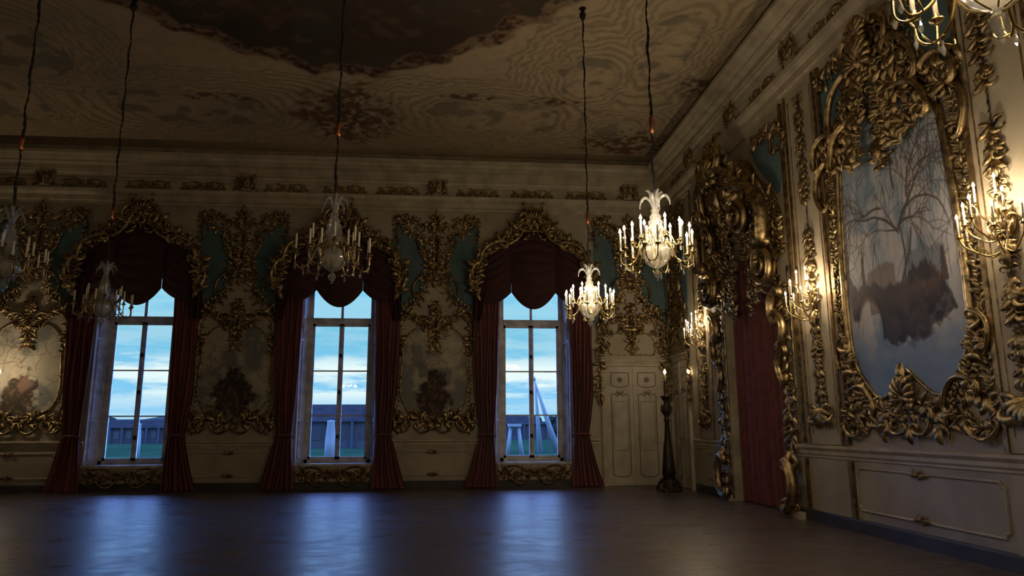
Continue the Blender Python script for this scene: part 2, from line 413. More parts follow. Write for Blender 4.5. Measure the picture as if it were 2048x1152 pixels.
def arch(o): return 4.1+1.55*math.sqrt(max(0, 1-(o/AH)**2))
g = G(); Q = lambda y0, y1, z0a, z0b, z1: g.add([(XR, y0, z0a), (XR, y1, z0b), (XR, y1, z1), (XR, y0, z1)], [(3, 2, 1, 0)])
Q(YF, AY-AH, 0, 0, ZC); Q(AY+AH, D0, 0, 0, ZC)
K = 24
for i in range(K):
    o0 = -AH+2*AH*i/K; o1 = o0+2*AH/K; Q(AY+o0, AY+o1, arch(o0), arch(o1), ZC)
struct(part('wall_right', g.geo(), CREAM, smooth=False))
struct(part('wall_left', G().add([(XL, YF, 0), (XL, D0, 0), (XL, D0, ZC), (XL, YF, ZC)], [(0, 1, 2, 3)]).geo(), CREAM, smooth=False))
struct(part('wall_front', G().add([(XL, YF, 0), (XR, YF, 0), (XR, YF, ZC), (XL, YF, ZC)], [(3, 2, 1, 0)]).geo(), CREAM, smooth=False))
# recess behind the portal curtain
g = G()
pr = [(-AH, 0)]+[(-AH+2*AH*i/K, arch(-AH+2*AH*i/K)) for i in range(K+1)]+[(AH, 0)]
for (a, za), (b_, zb) in zip(pr, pr[1:]): g.add([(a, 0, za), (b_, 0, zb), (b_, .7, zb), (a, .7, za)], [(0, 1, 2, 3)])
g.poly([(p[0], p[1]) for p in pr], -.7)
struct(part('trim_1', g.geo(), CREAM2, loc=(XR, AY, 0), rz=RZ, smooth=False), 'cream plaster recess of the curtained archway')

# ------------------------------------------------------------------ ceiling fresco
def ceil_fn(U, V):
    n1 = fbm(U, V, .5, 3); n2 = fbm(U, V, 2.2, 5); n3 = fbm(U, V, 7, 6, 3)
    base = s2l((178, 160, 128))*np.ones(U.shape+(1,)); base = base*(.75+.5*n1[..., None])*(.85+.3*n3[..., None])
    wu = U+.5*(n2-.5); wv = V+.5*(n2-.5)
    sd = np.full(U.shape, 9.)
    for (cx, cy, a, b_, p) in [(1.2, 17.3, 2.0, 1.1, 4), (3.2, 15.0, .9, 1.3, 2), (4.6, 13.6, .7, 2.0, 3), (4.4, 17.6, .9, .8, 2.5), (-6.2, 17.3, 2.2, 1.1, 4), (-8.8, 14.6, 1.1, 1.6, 2), (-11, 17, 1.6, 1.6, 3), (4.9, 9.5, .6, 2.2, 3)]:
        e = (np.abs((wu-cx)/a)**p+np.abs((wv-cy)/b_)**p)**(1/p); sd = np.minimum(sd, (e-1)*min(a, b_)*1.3)
    fr = np.mod(sd/.21+.25*n2, 1); line = (1-sm(.10, .3, np.abs(fr-.5)*1.0))*(sd < 1.5)*.5
    base = blend(base, (62, 48, 34), line*sm(-.7, -.2, sd)*(.4+.6*n1))
    base = blend(base, (96, 96, 84), (sd < -.25)*sm(.45, .6, n2)*.6)
    # painted figures and foliage clusters above the cornice
    for (cx, cy, a, b_) in [(-2.6, 17.4, 1.5, 1.9), (5.0, 18.6, 1.5, 1.0), (2.5, 16.2, .7, .25), (-5.4, 16.6, .9, .25), (.4, 16.1, 1.0, .2), (5.6, 15.2, .5, .6)]:
        e = ((U-cx)/a)**2+((V-cy)/b_)**2; m = (1-sm(.3, 1.1, e+1.6*(n2-.5)))*sm(.38, .55, n3+.35*(n2-.5))
        base = blend(base, (66, 44, 34), m*.85); base = blend(base, (130, 86, 62), m*sm(.6, .7, n3)*.6)
    # dark central fresco
    e = (np.abs((U+2.2)/5.7)**1.55+np.abs((V-9.0)/6.0)**1.55)**(1/1.55)
    ang = np.arctan2(V-9, U+2.2); edge = e+.05*np.abs(np.sin(ang*13))+.10*(n2-.5)
    inn = 1-sm(.985, 1.0, edge); rim = (1-sm(1.05, 1.09, edge))*(1-inn)
    base = blend(base, (74, 52, 38), rim*(.55+.45*sm(.35, .6, n3)))
    base = blend(base, (150, 112, 78), rim*sm(.56, .64, fbm(U, V, 9, 12, 3))*.5)
    fr_ = s2l((74, 64, 50))*np.ones(U.shape+(1,)); fr_ = fr_*(.5+1.0*n1[..., None]); fr_ = blend(fr_, (120, 94, 76), sm(.58, .72, n2)*.45); fr_ = blend(fr_, (78, 80, 78), sm(.55, .7, fbm(U, V, .9, 31))*.35)
    return base*(1-inn[..., None])+fr_*inn[..., None]
struct(canvas('ceiling', XL, XR+.02, 4.5, D0+.02, .04, ceil_fn, d=ZC, axis='ceil'))
struct(part('trim_2', G().add([(XL, YF, ZC), (XR, YF, ZC), (XR, 4.5, ZC), (XL, 4.5, ZC)], [(3, 2, 1, 0)]).geo(), prin('plain_ceiling', tuple(s2l((60, 50, 38))), .8), smooth=False), 'plain part of the ceiling near the camera')

# ------------------------------------------------------------------ entablature
CP = [(0,7.62),(.05,7.62),(.05,7.70),(.10,7.72),(.10,7.86),(.13,7.88),(.18,7.93),(.20,8.0),(.20,8.03),(.05,8.05),(.05,8.28),(.09,8.30),(.09,8.34),(.15,8.38),(.17,8.44),(.24,8.47),(.24,8.52),(.27,8.53),(.27,8.66),(.34,8.69),(.40,8.70),(.40,8.74),(.50,8.78),(.55,8.84),(.62,8.87),(.62,8.95),(.15,8.97),(.05,9.1),(0,9.3)]
g = G(); n = len(CP)
V = []
for d, z in CP: V += [(XL, D0-d, z), (XR-d, D0-d, z), (XR-d, YF, z)]
F = []
for i in range(n-1):
    F += [(i*3, i*3+1, i*3+4, i*3+3), (i*3+1, i*3+2, i*3+5, i*3+4)]
g.add(V, F); struct(part('trim_3', g.geo(), CREAM2, smooth=False), 'stepped cream cornice around the room below the painted ceiling')
def rail(prof, segs):
    g = G()
    for (a, b_, kind) in segs:
        V = []; F = []
        for d, z in prof:
            V += [(a, D0-d, z), (b_, D0-d, z)] if kind == 'b' else [(XR-d, a, z), (XR-d, b_, z)]
        for i in range(len(prof)-1): F.append((i*2, i*2+1, i*2+3, i*2+2) if kind == 'b' else (i*2+1, i*2, i*2+2, i*2+3))
        m = len(prof); F.append(tuple(i*2 for i in range(m))); F.append(tuple(i*2+1 for i in range(m))[::-1])
        g.add(V, F)
    return g
RP = [(0,1.06),(.02,1.07),(.02,1.10),(.045,1.13),(.045,1.18),(.06,1.20),(.085,1.23),(.085,1.265),(.03,1.28),(0,1.28)]
bsegs = [(XL, WC[1]-1.05, 'b'), (WC[1]+1.05, WC[2]-1.05, 'b'), (WC[2]+1.05, WC[3]-1.05, 'b'), (WC[3]+1.05, 4.26, 'b')]
rsegs = [(YF, AY-AH-.2, 'r'), (AY+AH+.2, 18.15, 'r')]
struct(part('trim_4', rail(RP, bsegs+rsegs).geo(), CREAM2, smooth=False), 'cream chair rail moulding')
BP = [(0,0),(.05,0),(.05,.17),(.035,.2),(0,.2)]
struct(part('baseboard_back', rail(BP, [(XL, WC[1]-1.05, 'b'), (WC[1]-1.05, 4.26, 'b'), (6.06, XR, 'b')]).geo(), BASE, smooth=False))
struct(part('baseboard_right', rail(BP, rsegs).geo(), BASE, smooth=False))

# ------------------------------------------------------------------ windows
def window(k):
    cx = WC[k]; root = thing('window_%d' % k, ['', 'leftmost tall window, its left jamb showing blue', 'middle tall window behind the unlit chandelier', 'right tall window nearest the corner door'][k], 'window', (cx, D0, 0)); root['kind'] = 'structure'
    dp, fh = .5, .88
    g = G()                                  # splayed reveal
    z0, z1 = WZ0, WZ1
    for s in (-1, 1):
        q = [(s*WH, 0, z0), (s*fh, dp, z0), (s*fh, dp, z1), (s*WH, 0, z1)]
        g.add(q, [(0, 1, 2, 3) if s < 0 else (3, 2, 1, 0)])
        for (za, zb) in ((.8, 1.75), (1.85, 3.9), (4.0, 5.4)):      # panels on the shutters
            m = [(.22, za), (.78, za), (.78, zb), (.22, zb)]
            for (t0, a), (t1, b_) in zip(m, m[1:]+m[:1]):
                P = lambda t, z: (s*(WH+(fh-WH)*t)-s*.012, dp*t, z)
                g.tube3([P(t0, a), P(t1, b_)], .014, 5)
    g.add([(-WH, 0, z1), (WH, 0, z1), (fh, dp, z1), (-fh, dp, z1)], [(0, 1, 2, 3)])
    part('reveal', g.geo(), WINW, root, smooth=False)
    g = G().box(-WH-.03, WH+.03, -.07, dp, WZ0-.06, WZ0)
    part('window_sill', g.geo(), WINW, root, smooth=False)
    y0, y1 = dp-.02, dp+.07
    g = G().box(-fh, -fh+.09, y0, y1, z0, z1).box(fh-.09, fh, y0, y1, z0, z1).box(-fh, fh, y0, y1, z0, z0+.09).box(-fh, fh, y0, y1, z1-.08, z1)
    g.box(-fh+.09, fh-.09, y0-.03, y1, 4.44, 4.60).box(-fh+.09, fh-.09, y0-.05, y0-.03, 4.47, 4.57)
    g.box(-.035, .035, y0, y1, 4.60, z1)
    part('frame', g.geo(), WINW, root, smooth=False)
    for s in (-1, 1):
        xa, xb = sorted((s*.001, s*(fh-.09))); yy0, yy1 = y0+.015, y1-.015
        g = G().box(xa, xa+.065, yy0, yy1, z0+.09, 4.44).box(xb-.065, xb, yy0, yy1, z0+.09, 4.44).box(xa, xb, yy0, yy1, z0+.09, z0+.16).box(xa, xb, yy0, yy1, 4.37, 4.44)
        for zb in (1.91, 3.13): g.box(xa+.06, xb-.06, yy0+.012, yy1-.012, zb-.018, zb+.018)
        sash = part('sash', g.geo(), WINW, root, smooth=False)
        part('glass', G().box(xa+.06, xb-.06, y0+.04, y0+.046, z0+.14, 4.39).geo(), GLASS, sash, smooth=False)
    for zz in (1.35, 2.55, 3.55):
        part('bolt', G().box(-.035, .03, y0-.02, y0+.02, zz-.05, zz+.05).tube3([(0, y0-.03, zz), (.05, y0-.06, zz-.07)], .012).geo(), IRON, root)
    part('rod', G().tube3([(0, y0-.008, z0+.2), (0, y0-.008, 4.4)], .009, 5).geo(), WINW, root)
    part('transom_glass', G().box(-fh+.08, fh-.08, y0+.04, y0+.046, 4.58, z1-.06).geo(), GLASS, root, smooth=False)
for k in (1, 2, 3): window(k)

# ------------------------------------------------------------------ doors
def door(name, label, loc, rz, hw, h, leaf_in=.14):
    r = thing(name, label, 'door', loc, rz); r['kind'] = 'structure'
    g = G()
    w = .13
    for s in (-1, 1):
        x0, x1 = sorted((s*hw, s*(hw-w))); g.box(x0, x1, -.05, 0, 0, h)
        x0, x1 = sorted((s*(hw-.02), s*(hw-.055))); g.box(x0, x1, -.075, -.05, 0, h)
        x0, x1 = sorted((s*(hw-w), s*(hw-w-.03))); g.box(x0, x1, -.03, 0, 0, h-w)
    g.box(-hw, hw, -.05, 0, h-w, h); g.box(-hw-.02, hw+.02, -.09, 0, h, h+.05); g.box(-hw+.02, hw-.02, -.075, -.05, h-.055, h-.02)
    part('door_frame', g.geo(), CREAM2, r, smooth=False)
    iw = hw-w-.03
    for s in (-1, 1):
        x0, x1 = sorted((s*.004, s*iw)); xm = (x0+x1)/2; hh = (x1-x0)/2
        g = G().box(x0, x1, -.028, -.002, .02, h-w-.01)
        lf = part('leaf', g.geo(), DOORM, r, smooth=False)
        m = G(); a = hh*.66
        top = h-w-.18
        m.mould([(xm-a, top), (xm+a, top), (xm+a, top-.36), (xm, top-.42), (xm-a, top-.36)], .014, .03, closed=True)
        lo = smooth([(xm-a, top-.62), (xm-a*.6, top-.58), (xm-a*.3, top-.66), (xm, top-.55), (xm+a*.3, top-.66), (xm+a*.6, top-.58), (xm+a, top-.62)], 4)
        m.mould(lo+[(xm+a, .32), (xm+a*.5, .25), (xm-a*.5, .25), (xm-a, .32)], .014, .03, closed=True)
        m.mould([(xm-a*.8, .95), (xm-a*.8, top-.8), (xm+a*.8, top-.8), (xm+a*.8, .95)], .007, .028, closed=True)
        part('panel_moulding', m.geo(), DOORG, lf)
        o = G().rosette(xm, top-.2, .09, 6, .03).acanthus(xm, top-.6, PI/2, .10, .3, .03).curl(xm-.02, top-.6, 2.6, .14, -1, .12, .03).curl(xm+.02, top-.6, .5, .14, 1, .12, .03)
        part('carving', o.geo(), DOORG, lf)
    part('handle', G().tube([(.05, 1.28, .03), (.05, 1.28, .08), (.14, 1.26, .085)], [.014, .012, .01]).geo(), BRASS, r)
    part('astragal', G().box(-.02, .02, -.045, -.028, .02, h-w-.01).geo(), DOORM, r, smooth=False)
    return r
door('door_1', 'cream double door in the back wall by the corner', (5.22, D0, 0), 0, .92, 3.38)
door('door_2', 'cream door in the right wall behind the floor candelabrum', (XR, 19.1, 0), RZ, .78, 3.45)

# ------------------------------------------------------------------ curtains
def drape(inner, outer, top, seed, folds=6, flip=1, d=.2, floor=0.02):
    """inner/outer: lists of (z, x)"""
    zi = np.array([p[0] for p in inner]); xi = np.array([p[1] for p in inner]); zo = np.array([p[0] for p in outer]); xo = np.array([p[1] for p in outer])
    rd = random.Random(seed); ph = [rd.uniform(0, 6) for _ in range(4)]
    nc, nr = folds*12+1, 60; V = []; F = []
    for r in range(nr):
        z = floor+(top-floor)*r/(nr-1); a = np.interp(z, zi, xi); b_ = np.interp(z, zo, xo); wd = abs(b_-a)
        for c in range(nc):
            s = c/(nc-1); amp = .055+.02*math.sin(ph[0]+z)
            y = -d-amp*math.sin(2*PI*folds*s+.5*math.sin(z*.9+ph[1])+.3*math.sin(5*s+ph[2]))-.025*math.sin(2*PI*folds*.47*s+ph[3])
            V.append((flip*(a+(b_-a)*s+.02*math.sin(z*2+s*9+ph[2])*min(1, s*6)), y, z))
    for r in range(nr-1):
        for c in range(nc-1):
            q = (r*nc+c, r*nc+c+1, (r+1)*nc+c+1, (r+1)*nc+c); F.append(q if flip > 0 else q[::-1])
    return V, F
def swag(top, bot, amp=.06, nf=6, d=.25, belly=.12, ns=40, ntt=44):
    V = []; F = []; T = resample(top, 1e-3*0+sum((Vector(b_)-Vector(a)).length for a, b_ in zip(top, top[1:]))/(ns-1)); B = resample(bot, sum((Vector(b_)-Vector(a)).length for a, b_ in zip(bot, bot[1:]))/(ns-1))
    ns = min(len(T), len(B))
    for i in range(ntt):
        t = i/(ntt-1)
        for j in range(ns):
            s = j/(ns-1); p = Vector(T[j]).lerp(Vector(B[j]), t); k = math.sin(PI*s)
            y = -d-belly*k*math.sin(PI*min(1, t*.9+.1))-amp*(.35+.65*k)*abs(math.sin(PI*nf*(t**.9)))**.8
            V.append((p.x, y, p.y))
    for i in range(ntt-1):
        for j in range(ns-1): F.append((i*ns+j, (i+1)*ns+j, (i+1)*ns+j+1, i*ns+j+1))
    return V, F
def pel_d(o, w=1.6, D=.36): return D*max(0, 1-(abs(o)/w)**4)
PELW = [(0, 'far-left'), (1, ''), (2, '')]
def win_curtain(k):
    lab = {1: 'leftmost', 2: 'middle', 3: 'rightmost'}[k]
    r = thing('window_curtain', {1: 'dark red curtain with scalloped swags framing the leftmost window', 2: 'dark red curtain with scalloped swags framing the middle window', 3: 'dark red curtain with scalloped swags framing the window nearest the door'}[k], 'curtain', (WC[k], D0, 0), 0, 'red curtains at the tall windows')
    inner = [(0, .98), (.3, 1.0), (1.38, 1.08), (2.5, 1.02), (5.0, .95), (5.8, .9)]; outer = [(0, 1.88), (.5, 1.72), (1.38, 1.50), (2.5, 1.62), (5.0, 1.66), (5.8, 1.6)]
    for s in (-1, 1):
        dr = part('drape', drape(inner, outer, 5.6, k*7+s, 7, s, .17), RED, r)
        part('tie_band', G().tube([(s*(1.04+.5*t), 1.36+.05*math.sin(PI*t), .17+.13*math.sin(PI*t)) for t in [i/10 for i in range(11)]], .022).geo(), RED, dr)
    def scal(x0, z0, x1, z1, dip):
        return [(x0+(x1-x0)*t, z0+(z1-z0)*t-dip*4*t*(1-t)) for t in [i/20 for i in range(21)]]
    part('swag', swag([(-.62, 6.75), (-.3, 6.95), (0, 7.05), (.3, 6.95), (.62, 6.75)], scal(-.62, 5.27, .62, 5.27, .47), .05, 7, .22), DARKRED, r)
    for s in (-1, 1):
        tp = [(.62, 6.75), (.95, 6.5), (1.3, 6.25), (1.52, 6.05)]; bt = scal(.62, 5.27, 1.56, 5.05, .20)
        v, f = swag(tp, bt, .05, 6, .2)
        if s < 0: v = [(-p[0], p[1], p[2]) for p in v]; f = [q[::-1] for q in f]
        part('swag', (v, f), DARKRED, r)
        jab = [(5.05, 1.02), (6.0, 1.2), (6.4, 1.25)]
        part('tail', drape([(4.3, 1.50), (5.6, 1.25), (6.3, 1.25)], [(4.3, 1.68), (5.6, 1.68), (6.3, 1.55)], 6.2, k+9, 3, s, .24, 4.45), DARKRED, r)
def pelmet(k):
    r = thing('gilt_pelmet', {1: 'carved gilt pelmet arching over the leftmost window', 2: 'carved gilt pelmet arching behind the unlit chandelier over the middle window', 3: 'carved gilt pelmet arching over the window nearest the door'}[k], 'pelmet', (WC[k], D0, 0), 0, 'carved gilt pelmets over the windows')
    P = smooth([(-1.60, 5.25), (-1.66, 5.7), (-1.58, 6.15), (-1.35, 6.42), (-.95, 6.62), (-.62, 6.9), (-.35, 7.2), (0, 7.32)], 5)
    g = G()                                   # backing board
    full = P+[(-p[0], p[1]) for p in P[::-1][1:]]
    n = len(full); V = []; F = []
    for (x, z) in full:
        dd = .34
        V += [(x, 0, z+.08), (x, -dd, z+.08), (x, -dd, z-.16), (x, -dd+.04, z-.16)]
    for i in range(n-1):
        for q in range(3): F.append((i*4+q, i*4+q+1, (i+1)*4+q+1, (i+1)*4+q))
    g.add(V, F); part('backing_board', g.geo(), GOLDD, r, smooth=False)
    g = G(); sd = 40
    g.garland(P, .24, .42, sd, .34); g.garland([(p[0], p[1]+.02) for p in P], .17, .5, sd+1, .42)
    g.cscroll((-1.5, 6.1), (-.85, 6.68), .22, .05, .36, .06)
    g.cscroll((-.85, 6.55), (-.25, 7.15), -.15, .045, .36, .06)
    g.cscroll((-1.68, 5.3), (-1.6, 6.05), .2, .05, .36, .04)
    g.cscroll((-.34, 7.0), (-.30, 7.5), .3, .045, .38, .05)
    g.curl(-1.5, 5.4, -1.6, .34, -1, .14, .34); g.leaf(-1.6, 5.3, -1.4, .35, .4, .2, .34)
    g.mirror(); part('carving', g.geo(), GOLD, r)
    c = G().shell(0, 7.28, PI/2, .34, 3.4, 11, .38)
    for a in range(12): c.acanthus(.30*math.cos(a*PI/6), 7.32+.27*math.sin(a*PI/6), a*PI/6, .19, .4, .36)
    for sx in (-1, 1):
        for (x, z, a, sz) in [(.12, 6.85, -.9, .3), (.25, 7.62, 1.0, .25), (.4, 7.05, .2, .3), (.1, 6.98, -1.4, .22)]:
            c.curl(sx*x, z, a if sx > 0 else PI-a, sz, sx, .14, .38)
    c.tube([(.13*math.cos(t), 7.12+.14*math.sin(t), .42) for t in [i*PI/6 for i in range(12)]], .03, 6, closed=True)
    part('crest', c.geo(), GOLD, r)
for k in (1, 2, 3): win_curtain(k); pelmet(k)
# carved apron below each window
for k in (1, 2, 3):
    g = G()
    P = smooth([(0, .36), (-.25, .43), (-.45, .28), (-.7, .34), (-.78, .45), (-.88, .36)], 4)
    g.garland(P, .15, .42, 70, 0, True, .35); g.cscroll((-.6, .22), (-.15, .24), -.3, .024, 0, .03); g.cscroll((-.82, .5), (-.3, .5), .15, .022, 0, .03)
    g.mirror(); g.acanthus(0, .28, PI/2, .2, .3, 0)
    r = thing('window_apron', ['', 'carved gilt scroll panel under the sill of the leftmost window', 'carved gilt scroll panel under the sill of the middle window', 'carved gilt scroll panel under the sill of the window nearest the door'][k], 'carving', (WC[k], D0, 0), 0, 'carved panels under the windows')
    part('panel', G().box(-.98, .98, -.035, 0, .1, .6).geo(), CREAM2, r, smooth=False)
    g.warp(lambda x, y, z: (x, y-.035, z)); part('scrollwork', g.geo(), GOLDD, r)

# ------------------------------------------------------------------ wall panelling (pier bays on the back wall)
def poly_plate(polys, d=.015, th=.015):
    g = G()
    for p in polys: g.poly(p, d, th)
    return g
def upper_half(g, w, seed, top=7.45):
    """gilt edging of the upper teal fields, left half, w = half width"""
    k = w/1.15
    sp = smooth([(-1.02*k, 4.55), (-.75*k, 4.85), (-.45*k, 5.05), (-.30*k, 5.35), (-.34*k, 5.65), (-.24*k, 6.0), (-.32*k, 6.5), (-.48*k, 6.9), (-.78*k, 7.05), (-.98*k, 7.38)], 5)
    g.mould(sp, .022, .01); g.garland(sp, .17, .55, seed, .02, True, .5)
    g.garland(smooth([(-1.2*k, 7.45), (-.95*k, 7.32), (-.7*k, 7.4), (-.35*k, 7.15), (0, 7.2)], 4), .17, .5, seed+1, .02)
    g.garland(smooth([(-1.1*k, 7.42), (-1.16*k, 7.0), (-1.1*k, 6.7)], 4), .12, .6, seed+2, .01)
    g.garland([(0, 7.5), (0, 6.0)], .2, .45, seed+3, .02); g.garland([(-.07, 5.95), (-.12*k, 5.5)], .15, .5, seed+5, .02)
    g.cscroll((-.28*k, 5.75), (-.62*k, 5.2), -.22, .03, .02, .05); g.cscroll((-.25*k, 6.1), (-.5*k, 6.85), .12, .026, .02, .04)
    g.curl(-.32*k, 5.55, 2.6, .26, -1, .12, .02); g.curl(-.32*k, 6.75, 2.9, .24, 1, .12, .02)
    return sp
def teal_polys(w):
    k = w/1.15
    L = smooth([(-1.16*k, 4.3), (-1.02*k, 4.55), (-.75*k, 4.85), (-.45*k, 5.05), (-.30*k, 5.35), (-.34*k, 5.65), (-.24*k, 6.0), (-.32*k, 6.5), (-.48*k, 6.9), (-.78*k, 7.05), (-.98*k, 7.38)], 4)+[(-1.1*k, 7.42), (-1.19*k, 7.1), (-1.22*k, 4.5)]
    return [L, [(-p[0], p[1]) for p in L[::-1]]]
def pier_canvas_fn(kind):
    def fn(U, V):
        n1 = fbm(U, V, 1.6, 20+kind); n2 = fbm(U, V, 5, 21+kind); n3 = fbm(U, V, 14, 22+kind, 3)
        base = s2l((168, 160, 138))*np.ones(U.shape+(1,))
        base = blend(base, (104, 108, 104), sm(.42, .62, n1)*.8); base = blend(base, (190, 178, 150), sm(.55, .7, n2)*.5)
        # bare trees and creepers
        rd = random.Random(kind*5+1)
        for q in range(26):
            a = (rd.uniform(-.7, .7), rd.uniform(2.9, 4.1)); h = rd.uniform(0, 6.28)
            for st in range(9):
                b_ = (a[0]+.06*math.cos(h), a[1]+.06*math.sin(h)); stroke(base, U, V, a, b_, .008, (92, 78, 60), .5); a = b_; h += rd.uniform(-.7, .7)
        # dark group of rocks and figures
        cx = {0: -.05, 1: 0, 2: 0}[kind]
        e = np.hypot((U-cx)/(.52+.12*(kind == 1)), (V-2.45)/.72)+np.where(V > 2.5, .35*np.abs(U-cx), 0)
        m = (1-sm(.75, 1.0, e+.9*(n2-.5)+.3*(n3-.5)))
        base = blend(base, (50, 38, 28), m*.92)
        base = blend(base, (112, 88, 66), m*sm(.54, .66, n3+.3*(n2-.5))*.7)
        if kind == 0: base = blend(base, (150, 118, 98), (1-sm(.14, .24, np.hypot((U-.05)*1.2, V-2.75)+.35*(n2-.5)+.2*(n3-.5)))*.55)
        base = blend(base, (120, 112, 95), (1-sm(1.7, 2.2, V+.3*n1))*.4)
        return base
    return fn
def pier(cx, w, kind, label, seed):
    r = thing('wall_panel', label, 'wall panel', (cx, D0, 0), 0, 'painted and gilded panels between the windows')
    [part('teal_field', poly_plate([q]).geo(), TEAL, r, smooth=False) for q in teal_polys(w)]
    out = smooth([(0, 1.85), (-.4, 1.95), (-.78, 2.15), (-.92, 2.6), (-.88, 3.3), (-.82, 3.9), (-.62, 4.2), (-.35, 4.3), (-.12, 4.12), (0, 4.2)], 5)
    pl = out+[(-p[0], p[1]) for p in out[::-1][1:-1]]
    canvas('painting', -.95, .95, 1.8, 4.4, .014, pier_canvas_fn(kind), in_poly(pl), .018, r)
    g = G(); g.mould(out, .022, .02)
    upper_half(g, w, seed)
    g.garland(smooth([(0, 1.75), (-.3, 1.72), (-.62, 1.95), (-.95, 1.62), (-1.05, 2.0)], 4), .20, .42, seed+10, .02)
    g.garland(smooth([(-.98, 2.0), (-.97, 2.7), (-.93, 3.3)], 4), .10, .6, seed+11, .02, False)
    g.garland(smooth([(-.95, 3.5), (-1.02, 4.1), (-1.0, 4.5), (-.75, 4.72), (-.5, 4.5), (-.3, 4.4), (-.1, 4.2)], 5), .19, .45, seed+12, .02)
    g.garland([(0, 5.05), (0, 3.75)], .17, .5, seed+13, .02)
    g.cscroll((-1.05, 1.55), (-.6, 1.7), -.3, .03, .02, .04); g.cscroll((-.95, 4.0), (-.62, 4.65), .25, .03, .02, .05); g.cscroll((-.5, 4.55), (-.08, 4.35), .3, .028, .02, .04)
    g.cscroll((-.5, 1.62), (-.08, 1.55), -.3, .028, .02, .04); g.curl(-.9, 1.75, 3.6, .32, 1, .12, .02)
    g.mirror(); g.shell(0, 4.75, PI/2, .2, 3, 7, .03).shell(0, 1.72, PI/2, .2, 3, 7, .02).acanthus(0, 7.4, PI/2, .28, .3, .02).rosette(0, 6.4, .13, 6, .05)
    part('gilt_frame', g.geo(), GOLD, r)
    return r
pier(-.3, 1.15, 2, 'gilt rococo panel between the middle window and the right window, pale painting with dark figures', 100)
pier(-5.6, 1.15, 1, 'gilt rococo panel between the leftmost window and the middle window, dim greyish painting', 100)
pier(-10.9, 1.15, 0, 'gilt rococo panel at the left edge, lit up, with a pinkish painted figure', 100)

def overdoor(loc, rz, w, label, seed, z0):
    r = thing('overdoor_carving', label, 'wall panel', loc, rz)
    [part('teal_field', poly_plate([q]).geo(), TEAL, r, smooth=False) for q in teal_polys(w)]
    g = G(); k = w/1.15; upper_half(g, w, seed)
    g.mould(smooth([(-.72*k, z0+.12), (-.78*k, z0+.45), (-.45*k, z0+.75), (0, z0+.6)], 5), .02, .01); g.mould([(-.72*k, z0+.12), (0, z0+.12)], .02, .01)
    g.garland(smooth([(-1.05*k, 4.6), (-.98*k, z0+.7), (-1.05*k, z0+.3), (-1.08*k, z0-.3), (-1.1*k, z0-1.1)], 4), .16, .5, seed+10, .02)
    g.garland(smooth([(-.95*k, 4.6), (-.6*k, 4.75), (-.3*k, 4.3), (-.1, 4.2)], 4), .19, .45, seed+11, .02)
    g.garland([(0, 5.05), (0, z0+.3)], .17, .5, seed+12, .02); g.cscroll((-.8*k, 4.2), (-.35*k, 4.7), .25, .03, .02, .05)
    g.cscroll((-.95*k, 4.5), (-.9*k, 3.8), -.2, .026, .02, .03)
    g.mirror(); g.shell(0, 4.6, PI/2, .2, 3, 7, .03).shell(0, z0+.3, -PI/2, .16, 3, 7, .02).acanthus(0, 7.4, PI/2, .28, .3, .02).rosette(0, 6.4, .13, 6, .05)
    part('gilt_frame', g.geo(), GOLD, r)
overdoor((5.22, D0, 0), 0, 1.0, 'gilt rococo carving with teal fields above the back wall double door', 130, 3.45)
overdoor((XR, 19.05, 0), RZ, .8, 'gilt rococo carving above the right wall door, seen edge on', 140, 3.5)

# dado panels
def dado(loc, rz, x0, x1, label, orn=True, grp='moulded dado panels'):
    r = thing('dado_panel', label, 'wall panel', loc, rz, grp); g = G(); z0, z1 = .34, .96; c = .06
    if x1-x0 > .9: P = [(x0+c, z0), ((x0+x1)/2-.25, z0), ((x0+x1)/2, z0+.03), ((x0+x1)/2+.25, z0), (x1-c, z0), (x1-c, z0+c), (x1, z0+c), (x1, z1-c), (x1-c, z1-c), (x1-c, z1), ((x0+x1)/2+.25, z1), ((x0+x1)/2, z1-.03), ((x0+x1)/2-.25, z1), (x0+c, z1), (x0+c, z1-c), (x0, z1-c), (x0, z0+c), (x0+c, z0+c)]
    else: P = [(x0+c, z0), (x1-c, z0), (x1-c, z0+c), (x1, z0+c), (x1, z1-c), (x1-c, z1-c), (x1-c, z1), (x0+c, z1), (x0+c, z1-c), (x0, z1-c), (x0, z0+c), (x0+c, z0+c)]
    n = len(P); pts = [(p[0], p[1], .012) for p in P]
    dense = []
    for a, b_ in zip(P, P[1:]+P[:1]):
        for t in (.04, .5, .96): dense.append((a[0]+(b_[0]-a[0])*t, a[1]+(b_[1]-a[1])*t, .012))
    g.tube(dense, .017, 6, 1, True)
    part('moulding', g.geo(), CREAM2, r)
    if x1-x0 > .9:
        xm = (x0+x1)/2
        for zz in (z0+.02, z1-.02):
            o = G().rosette(xm, zz, .07, 6, .01)
            for s in (-1, 1): o.leaf(xm, zz, 0 if s > 0 else PI, .17, 0, .2, .01).curl(xm+s*.05, zz, .5 if s > 0 else PI-.5, .1, s, .12, .01)
            part('carving', o.geo(), GOLDD, r)
dado((-.3, D0, 0), 0, -1.0, 1.0, 'moulded dado panel between the middle window and the right window')
dado((-5.6, D0, 0), 0, -1.0, 1.0, 'moulded dado panel between the leftmost window and the middle window')
dado((-11.0, D0, 0), 0, -1.1, 1.1, 'moulded dado panel low at the left edge of the back wall')
dado((XR, 9.4, 0), RZ, -1.5, 1.5, 'long moulded dado panel under the large tree painting')
dado((XR, 11.65, 0), RZ, -.32, .32, 'narrow moulded dado panel between the archway and the large painting')
dado((XR, 17.05, 0), RZ, -.6, .6, 'moulded dado panel between the archway and the right wall door')

